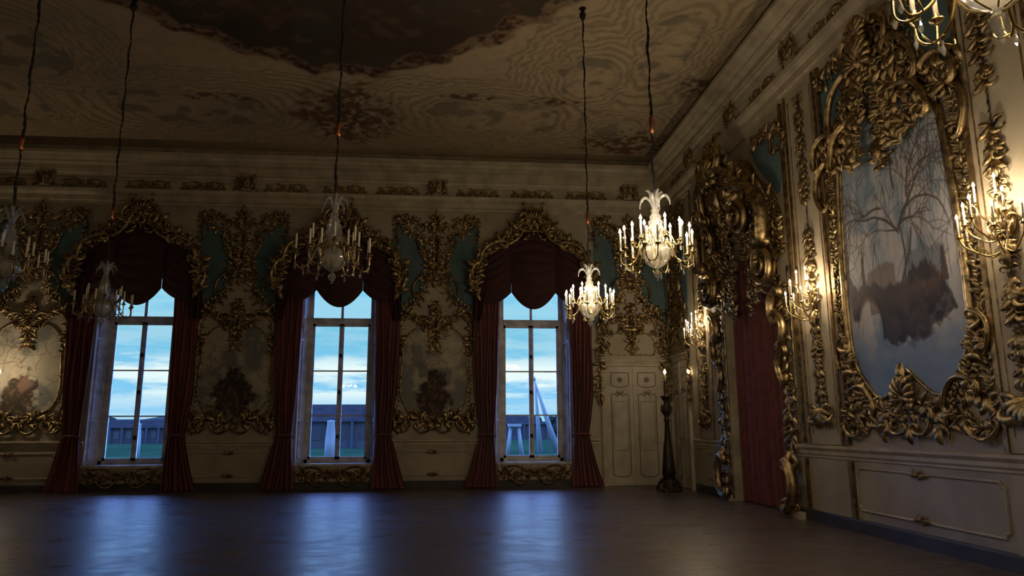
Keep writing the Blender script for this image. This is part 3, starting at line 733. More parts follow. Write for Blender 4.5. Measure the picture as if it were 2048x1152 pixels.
# ------------------------------------------------------------------ right wall: pilasters, trophies, the large painting
def pilaster(y, hw, label, z1=7.62):
    r = thing('pilaster', label, 'pilaster', (XR, y, 0), RZ, 'shallow pilasters on the right wall')
    part('shaft', G().box(-hw, hw, -.05, 0, 1.29, z1).box(-hw, hw, -.05, 0, .2, 1.05).geo(), CREAM, r, smooth=False)
    g = G()
    for s in (-1, 1):
        x0, x1 = sorted((s*hw, s*(hw-.07))); g.box(x0, x1, -.075, -.05, 1.29, z1)
        g.tube([(s*(hw-.16), 1.45, .05), (s*(hw-.16), z1-.15, .05)], .012)
    part('edge_moulding', g.geo(), GOLDD, r, smooth=False)
pilaster(11.65, .56, 'cream pilaster between the archway and the large painting')
pilaster(7.2, .56, 'cream pilaster at the right edge beyond the large painting')
pilaster(17.1, .5, 'cream pilaster between the archway and the right wall door')
def trophy(y, label, seed, z0=1.45, z1=7.45, d=.05):
    r = thing('gilt_trophy', label, 'carving', (XR, y, 0), RZ, 'hanging gilt trophies on the right wall pilasters')
    rd = random.Random(seed); g = G()
    z = z1-.05; g.tube([(0, z1, d+.01), (0, z0+.3, d+.01)], .012, 5)
    while z > z0+.35:
        k = rd.choice('abca'); s = rd.uniform(.12, .18)
        if abs(z-5.25) < .25: k = 'd'
        if k == 'a':
            for q in (-1, 0, 1): g.leaf(-.01, z, -PI/2-q*.6, s*1.25, -q*.5, .2, d)
            g.curl(-.02, z-.05, -2.4, s, 1, .14, d)
        elif k == 'b': g.shell(0, z-s*.4, -PI/2, s*.55, 3.2, 7, d); g.curl(-.02, z, 2.7, s, 1, .13, d)
        elif k == 'c': g.curl(-.01, z, -2.0, s*1.4, -1, .14, d); g.leaf(-.03, z, 2.4, s, .8, .2, d)
        else: g.leaf(0, z, -PI/2, .1, 0, .1, d)
        z -= s*(.78 if k != 'c' else .62)
    g.mirror()
    b_ = G()
    for q in range(7): b_.leaf(0, z0+.42, -PI/2+(q-3)*.42, .33, 0, .18, d+.03)
    for s in (-1, 1): b_.curl(s*.05, z0+.25, -PI/2+s*1.1, .36, s, .14, d).curl(s*.08, z0+.35, PI/2-s*.6, .3, -s, .13, d)
    part('garland', g.geo(), GOLD, r); part('bottom_spray', b_.geo(), GOLD, r)
trophy(11.65, 'hanging gilt trophy on the pilaster between the archway and the large painting', 3)
trophy(7.33, 'hanging gilt trophy on the pilaster at the right edge', 4)
trophy(17.1, 'hanging gilt trophy on the pilaster near the right wall door', 5)

# the large painting, local u = -(y - 9.4)
def big_fn(U, V):
    n1 = fbm(U, V, .8, 50); n2 = fbm(U, V, 2.6, 51); n3 = fbm(U, V, 9, 52, 4); nv = fbm(U*4, V, 1.2, 53)
    c = s2l((172, 172, 176))*np.ones(U.shape+(1,))
    c = blend(c, (112, 136, 152), sm(.48, .62, n1*.6+nv*.4)*.85); c = blend(c, (196, 186, 178), sm(.52, .7, n2)*.45)
    c = blend(c, (92, 126, 138), sm(5.1, 6.2, V+.8*(n1-.5))*.6)
    c = blend(c, (100, 126, 160), (1-sm(2.5, 3.2, V+.5*(n2-.5)))*.85); c = blend(c, (62, 84, 116), (1-sm(-1.15, -.6, U+.2*(n2-.5)))*(1-sm(3.2, 3.9, V))*.3)
    c *= (.9+.2*n3[..., None])
    # island of ruins
    hum = fbm(U, V*0+3, 3.0, 57); hum2 = fbm(U, V*0+5, 9., 58)
    top = 3.62-.12*U+.45*(hum-.5)+.25*(hum2-.5)-.40*sm(.8, 1.25, U)+.22*np.maximum(0, 1-np.abs(U-.5)/.4)
    bot = 2.70+.38*sm(.1, 1.3, np.abs(U-.15))+.35*(n2-.5)+.2*(n3-.5)
    m = sm(-.05, .06, V-bot)*sm(-.04, .05, top-V+.12*(n3-.5))*(1-sm(1.16, 1.24, np.abs(U-.0)+.12*(n2-.5)))
    archm = 1-sm(.85, 1.05, np.hypot((U+.76)/.30, np.maximum(V-3.02, 0)/.46)+.25*(n2-.5))
    bm = sm(-.02, .02, U-.25)*sm(-.02, .02, 1.0-U)*(V > 3.2)*sm(-.03, .03, 3.98-.28*np.abs(U-.6)+.16*(hum2-.5)+.1*(fbm(U, V*0, 4, 61)-.5)-V)
    c = blend(c, (118, 126, 138), bm*.85)
    bw = sm(-.02, .02, U+.72)*sm(-.02, .02, -.05-U)*(V > 3.2)*sm(-.03, .03, 3.92-.5*np.abs(U+.35)**2+.14*(hum2-.5)-V); c = blend(c, (116, 96, 88), bw*.8)
    m = m*(1-archm)
    c = blend(c, (54, 48, 54), m*.92); c = blend(c, (108, 86, 78), m*sm(.48, .64, n2+.3*(n3-.5))*.6); c = blend(c, (40, 42, 62), m*sm(.44, .6, n2)*(1-sm(3.1, 3.5, V))*.85); c = blend(c, (46, 42, 50), m*(1-sm(0, .12, np.abs(np.hypot((U+.76)/.30, np.maximum(V-3.02, 0)/.46)-1.1)))*.8); c = blend(c, (96, 100, 104), m*sm(.6, .7, n3)*sm(.1, .5, U)*.6)
    for (x, w, z0, z1) in [(-.82, .05, 3.5, 4.1), (-.80, .02, 4.0, 4.25), (.95, .06, 3.4, 3.85)]:
        q = (np.abs(U-x) < w*(1.3-(V-z0)/(z1-z0)*.8))*(V > z0)*(V < z1); c = blend(c, (78, 62, 58), q*.85)
    # tree
    rd = random.Random(12); col = (84, 76, 72)
    def limb(a, h, ln, w, dep, drop=0):
        n = max(3, int(ln/.05)); x, y = a
        for i in range(n):
            h += rd.uniform(-.16, .16); 
            if drop: h += -drop*(math.cos(h))*.0+ (0.10*drop)*(-1 if math.cos(h) > 0 else 1)*(1 if math.sin(h) > -.97 else 0)
            x2 = x+math.cos(h)*ln/n; y2 = y+math.sin(h)*ln/n; ww = w*(1-.55*i/n)
            stroke(c, U, V, (x, y), (x2, y2), ww, col, .85 if ww > .012 else .62); x, y = x2, y2
            if dep > 0 and rd.random() < (.22 if dep > 1 else .17):
                limb((x, y), h+rd.choice((-1, 1))*rd.uniform(.5, 1.0), ln*rd.uniform(.45, .7), max(.006, ww*.55), dep-1, drop)
            if 0 <= dep <= 1 and rd.random() < .10:
                limb((x, y), -PI/2+rd.uniform(-.35, .35), rd.uniform(.3, .9), .0055, -1, 0)
        return x, y, h
    tx = .12
    limb((tx-.03, 3.2), PI/2+.05, 1.1, .032, 0); limb((tx+.03, 3.2), PI/2-.02, 1.15, .03, 0)
    limb((tx, 4.25), PI/2+.65, 1.4, .026, 3, .3); limb((tx, 4.3), PI/2-.45, 1.2, .028, 3, .3); limb((tx+.25, 4.7), PI/2+.1, 1.3, .02, 3, .3)
    limb((tx+.1, 4.5), .5, 1.3, .022, 3, .6); limb((tx-.35, 4.7), PI-.5, .9, .02, 3, .6); limb((tx+.45, 5.0), .6, .9, .018, 3, .7); limb((tx, 4.9), PI/2+.2, .9, .02, 3, .3)
    return c
half = smooth([(0, 2.35), (-.2, 2.2), (-.5, 2.0), (-.75, 2.0), (-1.0, 2.25), (-1.24, 2.6), (-1.29, 3.2), (-1.27, 4.2), (-1.2, 5.2), (-1.12, 5.75), (-.85, 6.2), (-.5, 6.3), (0, 6.0)], 5)
pl = half+[(-p[0], p[1]) for p in half[::-1][1:-1]]
r = thing('wall_painting', 'large gilt framed wall painting of a bare weeping tree over ruins and blue water', 'painting', (XR, 9.4, 0), RZ)
canvas('canvas', -1.32, 1.32, 1.9, 6.4, .0115, big_fn, in_poly(pl), .02, r)
tl = smooth([(-1.72, 6.05), (-1.35, 6.05), (-1.05, 6.35), (-.75, 6.75), (-.62, 7.1), (-.75, 7.4), (-1.2, 7.2), (-1.55, 7.35)], 4)+[(-1.78, 7.1), (-1.6, 5.4), (-1.5, 5.2), (-1.74, 5.3)]
tl = smooth([(-1.66, 5.9), (-1.45, 6.12), (-1.12, 6.3), (-.75, 6.8), (-.55, 7.35), (-1.1, 7.38), (-1.6, 7.3), (-1.72, 6.9)], 4, True)
[part('teal_field', poly_plate([q]).geo(), TEAL, r, smooth=False) for q in (tl, [(-p[0], p[1]) for p in tl[::-1]])]
g = G()                                        # moulded sides
side = smooth([(-1.3, 2.5), (-1.36, 3.2), (-1.34, 4.2), (-1.28, 5.1), (-1.2, 5.7), (-.95, 6.15), (-.5, 6.35), (0, 6.2)], 5)
g.mould(half, .03, .02); g.mould(side, .05, .02); g.mould([(-1.62, 2.3), (-1.66, 3.5), (-1.62, 5.0), (-1.58, 5.7)], .035, .02)
g.mirror(); part('frame_moulding', g.geo(), GOLD, r)
g = G()
g.garland([(-1.5, 2.0), (-1.52, 3.5), (-1.48, 5.2), (-1.45, 5.8)], .11, .5, 201, .02, True, .6)
sh = smooth([(-1.72, 6.0), (-1.5, 6.1), (-1.15, 6.15), (-.95, 6.5), (-.7, 6.75), (-.55, 7.1), (-.3, 7.35), (0, 7.42)], 5)
g.garland(sh, .17, .40, 202, .04)
for q in range(1, 5): g.garland([(p[0]*(1-.16*q), p[1]-.16*q) for p in sh], .165, .46, 202+q*3, .04+.035*q, True, .55)
g.cscroll((-1.72, 5.85), (-1.2, 6.25), .3, .04, .05, .1); g.cscroll((-1.1, 6.25), (-.55, 6.95), .2, .04, .08, .1); g.cscroll((-.5, 6.95), (-.3, 7.5), .28, .035, .1, .08)
g.cscroll((-1.65, 5.1), (-1.45, 5.85), .3, .035, .04, .06); g.cscroll((-1.2, 5.7), (-.5, 6.2), .22, .045, .06, .08)
lo = smooth([(0, 1.95), (-.35, 1.85), (-.6, 1.78), (-.9, 1.95), (-1.15, 2.15), (-1.32, 2.5), (-1.5, 2.8)], 5)
g.garland(lo, .15, .42, 205, .03, True, .6); g.garland([(p[0]*.97, p[1]-.15) for p in lo], .12, .55, 225, .03, True, .6); g.garland(smooth([(-.4, 1.75), (-.62, 1.55), (-.8, 1.62)], 3), .17, .45, 206, .02)
g.garland(smooth([(-1.1, 2.0), (-1.45, 1.9), (-1.6, 1.6), (-1.3, 1.55), (-1.05, 1.7)], 4), .14, .42, 207, .02)
g.cscroll((-.5, 1.75), (-.1, 1.5), -.3, .026, .02, .05); g.cscroll((-1.35, 2.1), (-.75, 1.85), .3, .028, .02, .06); g.cscroll((-1.6, 2.5), (-1.4, 2.95), .3, .028, .02, .05); g.cscroll((-1.6, 1.55), (-1.1, 1.55), -.25, .025, .02, .05)
g.curl(-1.3, 2.75, 3.4, .3, -1, .12, .02); g.curl(-1.2, 2.35, 2.6, .32, 1, .12, .02)
g.garland([(-1.72, 7.35), (-1.3, 7.25), (-.95, 7.4)], .17, .5, 208, .02); g.garland([(-.02, 6.3), (-.04, 5.85), (-.02, 5.3)], .17, .33, 209, .05)
g.mirror()
g.shell(0, 6.85, PI/2, .42, 3.6, 11, .2); g.shell(0, 7.25, PI/2, .32, 3.2, 9, .22); g.shell(0, 1.95, PI/2, .3, 3.4, 9, .06); g.acanthus(0, 1.6, -PI/2, .26, .3, .03); g.acanthus(0, 2.1, PI/2, .34, .3, .05); g.acanthus(0, 5.7, -PI/2, .4, .3, .06); g.acanthus(0, 7.35, PI/2, .3, .4, .2)
part('frame_carving', g.geo(), GOLD, r)

# ------------------------------------------------------------------ the curtained archway
r = thing('archway_portal', 'massive gilt scrolled hood and frame around the curtained archway', 'portal', (XR, AY, 0), RZ)
def hood(x, y, z):
    k = max(0, 1-(abs(x)/1.75)**2); q = min(1, max(0, (z-4.9)/1.9)); return (x, y-.5*k*q-.06, z)
g = G()                                        # solid hood shell
out = smooth([(-1.74, 4.75), (-1.7, 5.5), (-1.42, 6.05), (-.9, 6.45), (-.45, 7.0), (0, 7.2)], 6); inn = smooth([(-1.42, 4.2), (-1.38, 4.7), (-1.1, 5.05), (-.72, 5.25), (-.35, 5.6), (0, 5.8)], 6)
V = []; F = []; m = min(len(out), len(inn)); R_ = 9
for i in range(m):
    a = Vector(inn[i]); b_ = Vector(out[i])
    for k in range(R_):
        t = k/(R_-1); p = a.lerp(b_, t); q = hood(p.x, -.10*math.sin(PI*t), p.y); V.append(q)
    V.append((out[i][0], 0, out[i][1]+.05)); 
for i in range(m-1):
    for k in range(R_): F.append((i*(R_+1)+k, (i+1)*(R_+1)+k, (i+1)*(R_+1)+k+1, i*(R_+1)+k+1))
g.add(V, F); g.mirror(); part('hood', g.geo(), GOLDD, r)
g = G()
g.garland(out, .19, .38, 301, .03); g.garland(inn, .16, .42, 304, .05)
for q in range(1, 6): g.garland([(p[0]*(1-.15*q), p[1]-.20*q) for p in out], .16, .55, 301+q*4, .06, True, .5)
def vol(g, cx, cz, R, d0, turn=1, a0=0, tn=2.2):
    n = 44; P = []; Rr = []
    for i in range(n):
        t = i/(n-1); rr = R*(1-.86*t); a = a0+turn*t*2*PI*tn; P.append((cx+rr*math.cos(a), cz+rr*math.sin(a), d0+R*.28*(.4+t*.9))); Rr.append(R*.17*(1-.55*t))
    Rr[-1] = R*.2; g.tube(P, Rr, 7); g.tube([(p[0], p[1], p[2]+Rr[i]*.9) for i, p in enumerate(P[:30])], [x*.35 for x in Rr[:30]], 5)
    n = 20; g.add([(cx, -d0-R*.12, cz)]+[(cx+R*.95*math.cos(2*PI*i/n), -d0-.02, cz+R*.95*math.sin(2*PI*i/n)) for i in range(n)], [(0, 1+i, 1+(i+1) % n) for i in range(n)])
vol(g, -1.46, 4.62, .46, .20, -1, 2.2); vol(g, -.80, 5.72, .36, .24, 1, 1.2)
g.cscroll((-1.72, 5.15), (-1.0, 6.3), .26, .10, .16, .14, .22); g.cscroll((-1.0, 6.15), (-.3, 6.9), .18, .075, .06, .1); g.cscroll((-.3, 6.8), (-.5, 7.3), .3, .06, .1, .08)
g.warp(hood); g.mirror()
c = G().shell(0, 6.7, PI/2, .5, 3.5, 11, .1).acanthus(0, 7.1, PI/2, .38, .4, .1).acanthus(-.15, 7.05, 2.2, .32, .4, .1).acanthus(.15, 7.05, .9, .32, .4, .1).leaf(0, 6.6, -PI/2, .5, 0, .2, .1)
part('hanging_shell', G().shell(0, 6.0, -PI/2, .26, 3, 9, .12).warp(hood).geo(), GOLD, r)
c.garland([(-.45, 7.15), (0, 7.3), (.45, 7.15)], .24, .35, 310, .12); c.warp(hood)
part('scrollwork', g.geo(), GOLD, r); part('crest', c.geo(), GOLD, r)
for s in (-1, 1):                              # side pilaster carvings and consoles
    g = G(); x = -1.60
    g.mould([(-1.44, .05), (-1.44, 4.4)], .035, .0); g.mould([(-1.78, 1.3), (-1.78, 4.5)], .03, .0)
    g.cscroll((-1.66, 4.1), (-1.5, 3.5), .3, .07, .05, .1); g.cscroll((-1.5, 3.7), (-1.62, 3.0), -.3, .06, .05, .08); g.cscroll((-1.64, 3.0), (-1.55, 2.4), .3, .05, .05, .06)
    g.garland([(-1.62, 4.2), (-1.6, 1.4)], .2, .4, 320, .04); g.garland([(-1.56, 1.3), (-1.58, .9)], .2, .4, 321, .06)
    g.cscroll((-1.62, .95), (-1.5, .12), -.28, .075, .06, .1); vol(g, -1.6, .42, .2, .08, 1, 1.0); g.acanthus(-1.58, .75, PI/2, .4, .3, .08); g.garland([(-1.72, .15), (-1.45, .15)], .15, .4, 322, .08)
    if s > 0: g.warp(lambda x, y, z: (-x, y, z)); g.f = [q[::-1] for q in g.f]
    part('side_carving', g.geo(), GOLD, r)
    part('plinth', G().box(*sorted((s*1.42, s*1.84)), -.14, 0, 0, .12).geo(), CREAM2, r, smooth=False)
part('teal_strip', G().box(-2.0, -1.88, -.02, 0, 1.4, 5.2).geo(), TEAL, r, smooth=False)
tp = smooth([(-2.0, 6.6), (-1.7, 5.95), (-1.3, 6.3), (-.9, 6.7), (-.6, 7.2), (-.9, 7.35), (-1.5, 7.3), (-1.95, 7.4)], 4, True)
rt = thing('teal_wall_field', 'teal painted wall fields with gilt tips above the archway hood', 'wall panel', (XR, AY, 0), RZ)
[part('teal_field', poly_plate([q]).geo(), TEAL, rt, smooth=False) for q in (tp, [(-p[0], p[1]) for p in tp[::-1]])]
g = G().garland(smooth([(-2.0, 6.7), (-1.9, 7.3), (-1.5, 7.15), (-1.2, 7.35), (-.8, 7.3)], 4), .17, .5, 330, .02); g.cscroll((-1.95, 7.3), (-1.6, 6.8), .25, .03, .02, .04); g.mirror(); part('gilt_edging', g.geo(), GOLD, rt)
# curtain
def arch_curtain():
    V = []; F = []; nc, nr = 14*12+1, 50; fo = 14
    for i in range(nr):
        t = i/(nr-1)
        for c in range(nc):
            s = c/(nc-1); x = -1.38+2.76*s; zt = arch(x*.99)+.0; z = .02+(zt-.04)*t
            y = .25-.07*math.sin(2*PI*fo*s+.6*math.sin(z*.7)+.5*math.sin(s*7))-.03*math.sin(2*PI*5.3*s)
            V.append((x, y, z))
    for i in range(nr-1):
        for c in range(nc-1): F.append((i*nc+c, i*nc+c+1, (i+1)*nc+c+1, (i+1)*nc+c))
    return V, F
tag(part('portal_curtain', arch_curtain(), RED, None, (XR, AY, 0), RZ), 'floor length dark red curtain filling the gilt archway', 'curtain')

# ------------------------------------------------------------------ frieze ornaments and brackets
def frieze_piece():
    g = G(); P = smooth([(0, 8.15), (-.16, 8.22), (-.32, 8.1), (-.52, 8.18)], 4)
    g.garland(P, .11, .42, 60, .05, True, .5); g.cscroll((-.45, 8.24), (-.08, 8.24), .2, .016, .05, .02); g.cscroll((-.56, 8.08), (-.2, 8.06), -.15, .016, .05, .02)
    g.mirror(); g.rosette(0, 8.15, .09, 6, .06); return g
def bracket():
    g = G(); g.box(-.13, .13, -.20, -.05, 8.06, 8.5); c = G()
    for s in (-1, 1):
        c.garland([(s*.1, 8.12), (s*.16, 8.45)], .15, .45, 61, .17).cscroll((s*.12, 8.12), (s*.12, 8.5), -.25*s, .025, .17, .03).curl(s*.15, 8.12, PI/2+s*-1.2, .2, -s, .13, .08)
    c.acanthus(0, 8.1, PI/2, .3, .2, .19).shell(0, 8.38, PI/2, .12, 3, 7, .2)
    return g, c
FM = mesh('frieze_scroll', *frieze_piece().geo(), GOLD); bg_, bc = bracket(); BM1 = mesh('block', *bg_.geo(), CREAM2, False); BM2 = mesh('carving', *bc.geo(), GOLD)
BAYS = {-10.9: 'the leftmost panel', -5.6: 'the panel left of the middle window', -.3: 'the panel right of the middle window', 5.22: 'the corner double door'}
for x, t in BAYS.items():
    o = thing('cornice_bracket', 'gilt carved bracket on the back cornice above '+t, 'bracket', (x, D0, 0), 0, 'gilt brackets of the cornice'); link('block', BM1, o); link('carving', BM2, o)
FR = [(-12.0, 'left of the leftmost bracket'), (-9.9, 'right of the leftmost bracket'), (-6.75, 'left of the second bracket from the left'), (-4.5, 'right of the second bracket from the left'), (-2.9, 'over the middle window crest'), (-1.4, 'left of the bracket above the brightest pier'), (.85, 'right of the bracket above the brightest pier'), (2.42, 'over the crest of the right window'), (4.0, 'left of the corner bracket'), (-8.2, 'over the crest of the leftmost window')]
for x, t in FR: tag(link('frieze_scroll', FM, None, (x, D0, 0)), 'gilt scroll on the back wall frieze '+t, 'carving', 'gilt scrolls on the frieze')
for y, t in [(11.0, 'between the pilaster and the large painting'), (12.42, 'beside the archway, left of the pilaster')]:
    tag(part('gilt_batten', G().box(-.03, .03, -.06, 0, 1.3, 7.62).box(-.03, .03, -.05, 0, .2, 1.05).geo(), GOLDD, None, (XR, y, 0), RZ, smooth=False), 'tall narrow gilt batten '+t, 'moulding')
for y, t in [(17.1, 'above the pilaster by the right wall door'), (14.4, 'above the archway hood'), (11.65, 'above the pilaster beside the archway'), (9.4, 'above the large painting'), (7.2, 'above the rightmost pilaster')]:
    o = thing('cornice_bracket', 'gilt carved bracket on the right cornice '+t, 'bracket', (XR, y, 0), RZ, 'gilt brackets of the cornice'); link('block', BM1, o); link('carving', BM2, o)
for y, t in [(18.4, 'above the right wall door'), (15.8, 'just beyond the bracket over the archway'), (13.0, 'between the archway bracket and the pilaster bracket'), (10.5, 'just beyond the bracket over the large painting'), (8.3, 'just before the bracket over the large painting')]:
    tag(link('frieze_scroll', FM, None, (XR, y, 0), RZ), 'gilt scroll on the right wall frieze '+t, 'carving', 'gilt scrolls on the frieze')

# ------------------------------------------------------------------ candles, chandeliers
def flame_geo(h=.062, r=.017):
    return G().lathe([(r*.35, 0), (r*.9, h*.18), (r, h*.34), (r*.7, h*.6), (r*.3, h*.83), (.0005, h)], 8).geo()
FLM = mesh('flame', *flame_geo(), FLAME)
CAN = mesh('candle', *G().lathe([(.0125, 0), (.0125, .2), (.009, .21), (.002, .212)], 10).geo(), WAX)
CRY = mesh('crystal_drop', *G().lathe([(.002, .0), (.004, -.012), (.009, -.02), (.004, -.03), (.012, -.055), (.014, -.07), (.006, -.09), (.001, -.096)], 6).geo(), CRYS, False)
def light(parent, loc, w, r=.03):
    l = bpy.data.lights.new('candle_light', 'POINT'); l.energy = w; l.color = (1, .80, .58); l.shadow_soft_size = r
    o = bpy.data.objects.new('candle_light', l); C.objects.link(o); o.parent = parent; o.location = loc; return o
def arm_mesh(name, r0, z0, path, cups, mat=BRASS, pr=.009):
    g = G(); g.tube3(path, [pr*1.3]+[pr]*(len(path)-1), 6)
    for (x, y, z) in cups: g.lathe([(.006, -.05), (.014, -.04), (.012, -.028), (.034, -.012), (.040, 0), (.018, .002), (.017, .03), (.015, .031)], 10, x, y, z)
    return mesh(name, *g.geo(), mat)
def pol(r, a, z): return (r*math.cos(a), r*math.sin(a), z)
def low_arm():
    g = G(); main = smooth([pol(.07, 0, .40), pol(.13, 0, .47), pol(.20, 0, .40), pol(.26, 0, .25), pol(.33, 0, .19)], 5); g.tube3(main, .010, 6)
    cups = []
    for s in (-1, 1):
        e = pol(.43, s*.17, .35); b_ = smooth([pol(.31, 0, .20), pol(.38, s*.08, .175), pol(.43, s*.15, .23), e], 5); g.tube3(b_, .008, 6); cups.append(e)
        g.tube3(smooth([pol(.36, s*.05, .18), pol(.34, s*.22, .16), pol(.37, s*.28, .21)], 4), .005, 5)
    for (x, y, z) in cups: g.lathe([(.006, -.03), (.014, -.02), (.012, -.01), (.036, .0), (.040, .010), (.018, .012), (.017, .04), (.015, .041)], 10, x, y, z)
    return mesh('arm', *g.geo(), BRASS), cups
def up_arm():
    g = G(); g.tube3(smooth([pol(.06, 0, .52), pol(.12, 0, .60), pol(.18, 0, .52), pol(.23, 0, .42), pol(.275, 0, .47)], 5), .008, 6)
    e = pol(.28, 0, .47); g.lathe([(.006, -.03), (.014, -.02), (.012, -.01), (.034, .0), (.038, .010), (.018, .012), (.017, .04), (.015, .041)], 10, *e)
    return mesh('arm', *g.geo(), BRASS), [e]
LA, LC = low_arm(); UA, UC = up_arm()
def bow_mesh():
    g = G().lathe([(.004, .155), (.05, .165), (.10, .20), (.145, .26), (.16, .32), (.15, .38), (.10, .43), (.05, .45)], 32, flute=.03, nf=16); return mesh('bowl', *g.geo(), BOWLM)
def col_mesh():
    pr = [(.05, .44), (.075, .47), (.06, .50), (.095, .54), (.07, .58), (.10, .63), (.075, .67), (.09, .71), (.06, .75), (.07, .78), (.04, .82), (.05, .86), (.02, .90), (.018, .98)]
    return mesh('column', *G().lathe(pr, 32, flute=.09, nf=8).geo(), CRYS)
def crown_mesh():
    g = G()
    for k in range(8):
        a = k*PI/4+.2; up = k % 2
        path = [pol(r_, a, z) for r_, z in ([(.02, .86), (.05, .97), (.10, 1.03), (.15, 1.02), (.18, .96), (.185, .91)] if up else [(.02, .88), (.03, .98), (.055, 1.06), (.09, 1.10), (.115, 1.085)])]
        pth = smooth(path, 4); n = len(pth); g.tube3(pth, [.006+.014*math.sin(PI*min(1, i/(n-1)*1.1)) for i in range(n)], 6)
    g.lathe([(.004, .96), (.02, 1.02), (.026, 1.08), (.016, 1.12), (.003, 1.15)], 10)
    return mesh('crown', *g.geo(), CRYS)
BOW, COL, CRO = bow_mesh(), col_mesh(), crown_mesh()
PEN = mesh('pendant', *G().lathe([(.001, .0), (.012, .008), (.014, .022), (.006, .034), (.03, .045), (.047, .075), (.044, .105), (.022, .13), (.01, .16)], 12).geo(), CRYS, False)
STRAP = G()
for k in range(6):
    a = k*PI/3+.5; STRAP.tube3(smooth([pol(.075, a, .55), pol(.12, a, .42), pol(.168, a, .32), pol(.12, a, .21), pol(.03, a, .15)], 4), .005, 5)
STM = mesh('cage', *STRAP.geo(), BRASS)
def chain_mesh(h):
    rd = random.Random(7); n = 90; P = []; R = []
    for i in range(n):
        t = i/(n-1); z = 1.05+(h-1.05)*t; P.append((.008*math.sin(i*.7)+rd.uniform(-.004, .004), .006*math.cos(i*.9), z)); R.append(.011+.007*(i % 2)+.004*math.sin(i*.4))
    P[0] = (0, 0, 1.05); P[-1] = (0, 0, h)
    g = G().tube3(P, R, 6)
    g.lathe([(.012, h-.25), (.05, h-.20), (.06, h-.12), (.03, h-.06), (.07, h), (.02, h)], 12)
    return mesh('chain', *g.geo(), IRON)
BZ = 3.27; CHM = chain_mesh(ZC-BZ)
SLV = mesh('copper_sleeve', *G().lathe([(.02, 1.85), (.032, 1.88), (.024, 1.94), (.034, 2.0), (.02, 2.06)], 8).geo(), prin('copper', (.75,.28,.12), .3, 1.0))
def chandelier(loc, rz, lit, label):
    r = thing('chandelier', label, 'chandelier', loc, rz, None)
    for nm, me in (('chain', CHM), ('copper_sleeve', SLV), ('crown', CRO), ('column', COL), ('bowl', BOW), ('cage', STM), ('pendant', PEN)):
        link(nm, me, r)
    rd = random.Random(int(loc[0]*10+loc[1]))
    for k in range(6):
        a = k*PI/3+.1
        ar = link('arm', LA, r, (0, 0, 0), a)
        for c in LC:
            dz = rd.uniform(-.004, .004); link('candle', CAN, ar, (c[0], c[1], c[2]+.012+dz))
            if lit: link('flame', FLM, ar, (c[0], c[1], c[2]+.228+dz))
        for q in ((.33, 0, .18), (.425, -.075, .26), (.425, .075, .26), (.20, 0, .39)): link('crystal_drop', CRY, ar, q)
        u = link('arm', UA, r, (0, 0, 0), a+PI/6); c = UC[0]; link('candle', CAN, u, (c[0], c[1], c[2]+.012))
        if lit: link('flame', FLM, u, (c[0], c[1], c[2]+.228))
        for q in ((.28, 0, .445), (.20, 0, .475), (.12, 0, .58)): link('crystal_drop', CRY, u, q)
        if lit: light(r, pol(.36, a, .66), FLAME_W*3)
    return r
chandelier((2.47, 8.15, BZ), 0, True, 'large lit crystal chandelier hanging in front of the corner')
chandelier((2.47, 12.2, BZ), .3, True, 'smaller looking lit chandelier hanging before the right window')
chandelier((2.62, 2.95, BZ+.14), .55, True, 'lit chandelier cut off by the top right edge')
chandelier((2.47, -1.6, BZ), .2, True, 'added lit chandelier out of view behind the viewpoint, raising the room light')  # added out of frame to raise the overall room light
chandelier((-5.5, -1.6, BZ), .2, True, 'added lit chandelier out of view far behind the viewpoint, brightening the left side')  # unseen extra fixture, put in to brighten the dark left side
chandelier((-1.4, -1.6, BZ), .2, True, 'added lit chandelier out of view behind the viewpoint, second of its row, lifting the dark walls')  # another unseen addition, lifts the darker left walls and ceiling
chandelier((-1.36, 8.6, BZ), .1, False, 'unlit chandelier hanging before the middle window')
chandelier((-5.75, 12.6, BZ), .4, False, 'unlit chandelier hanging against the leftmost window')
chandelier((-5.5, 9.4, BZ), .2, False, 'unlit chandelier at the left edge of the picture')

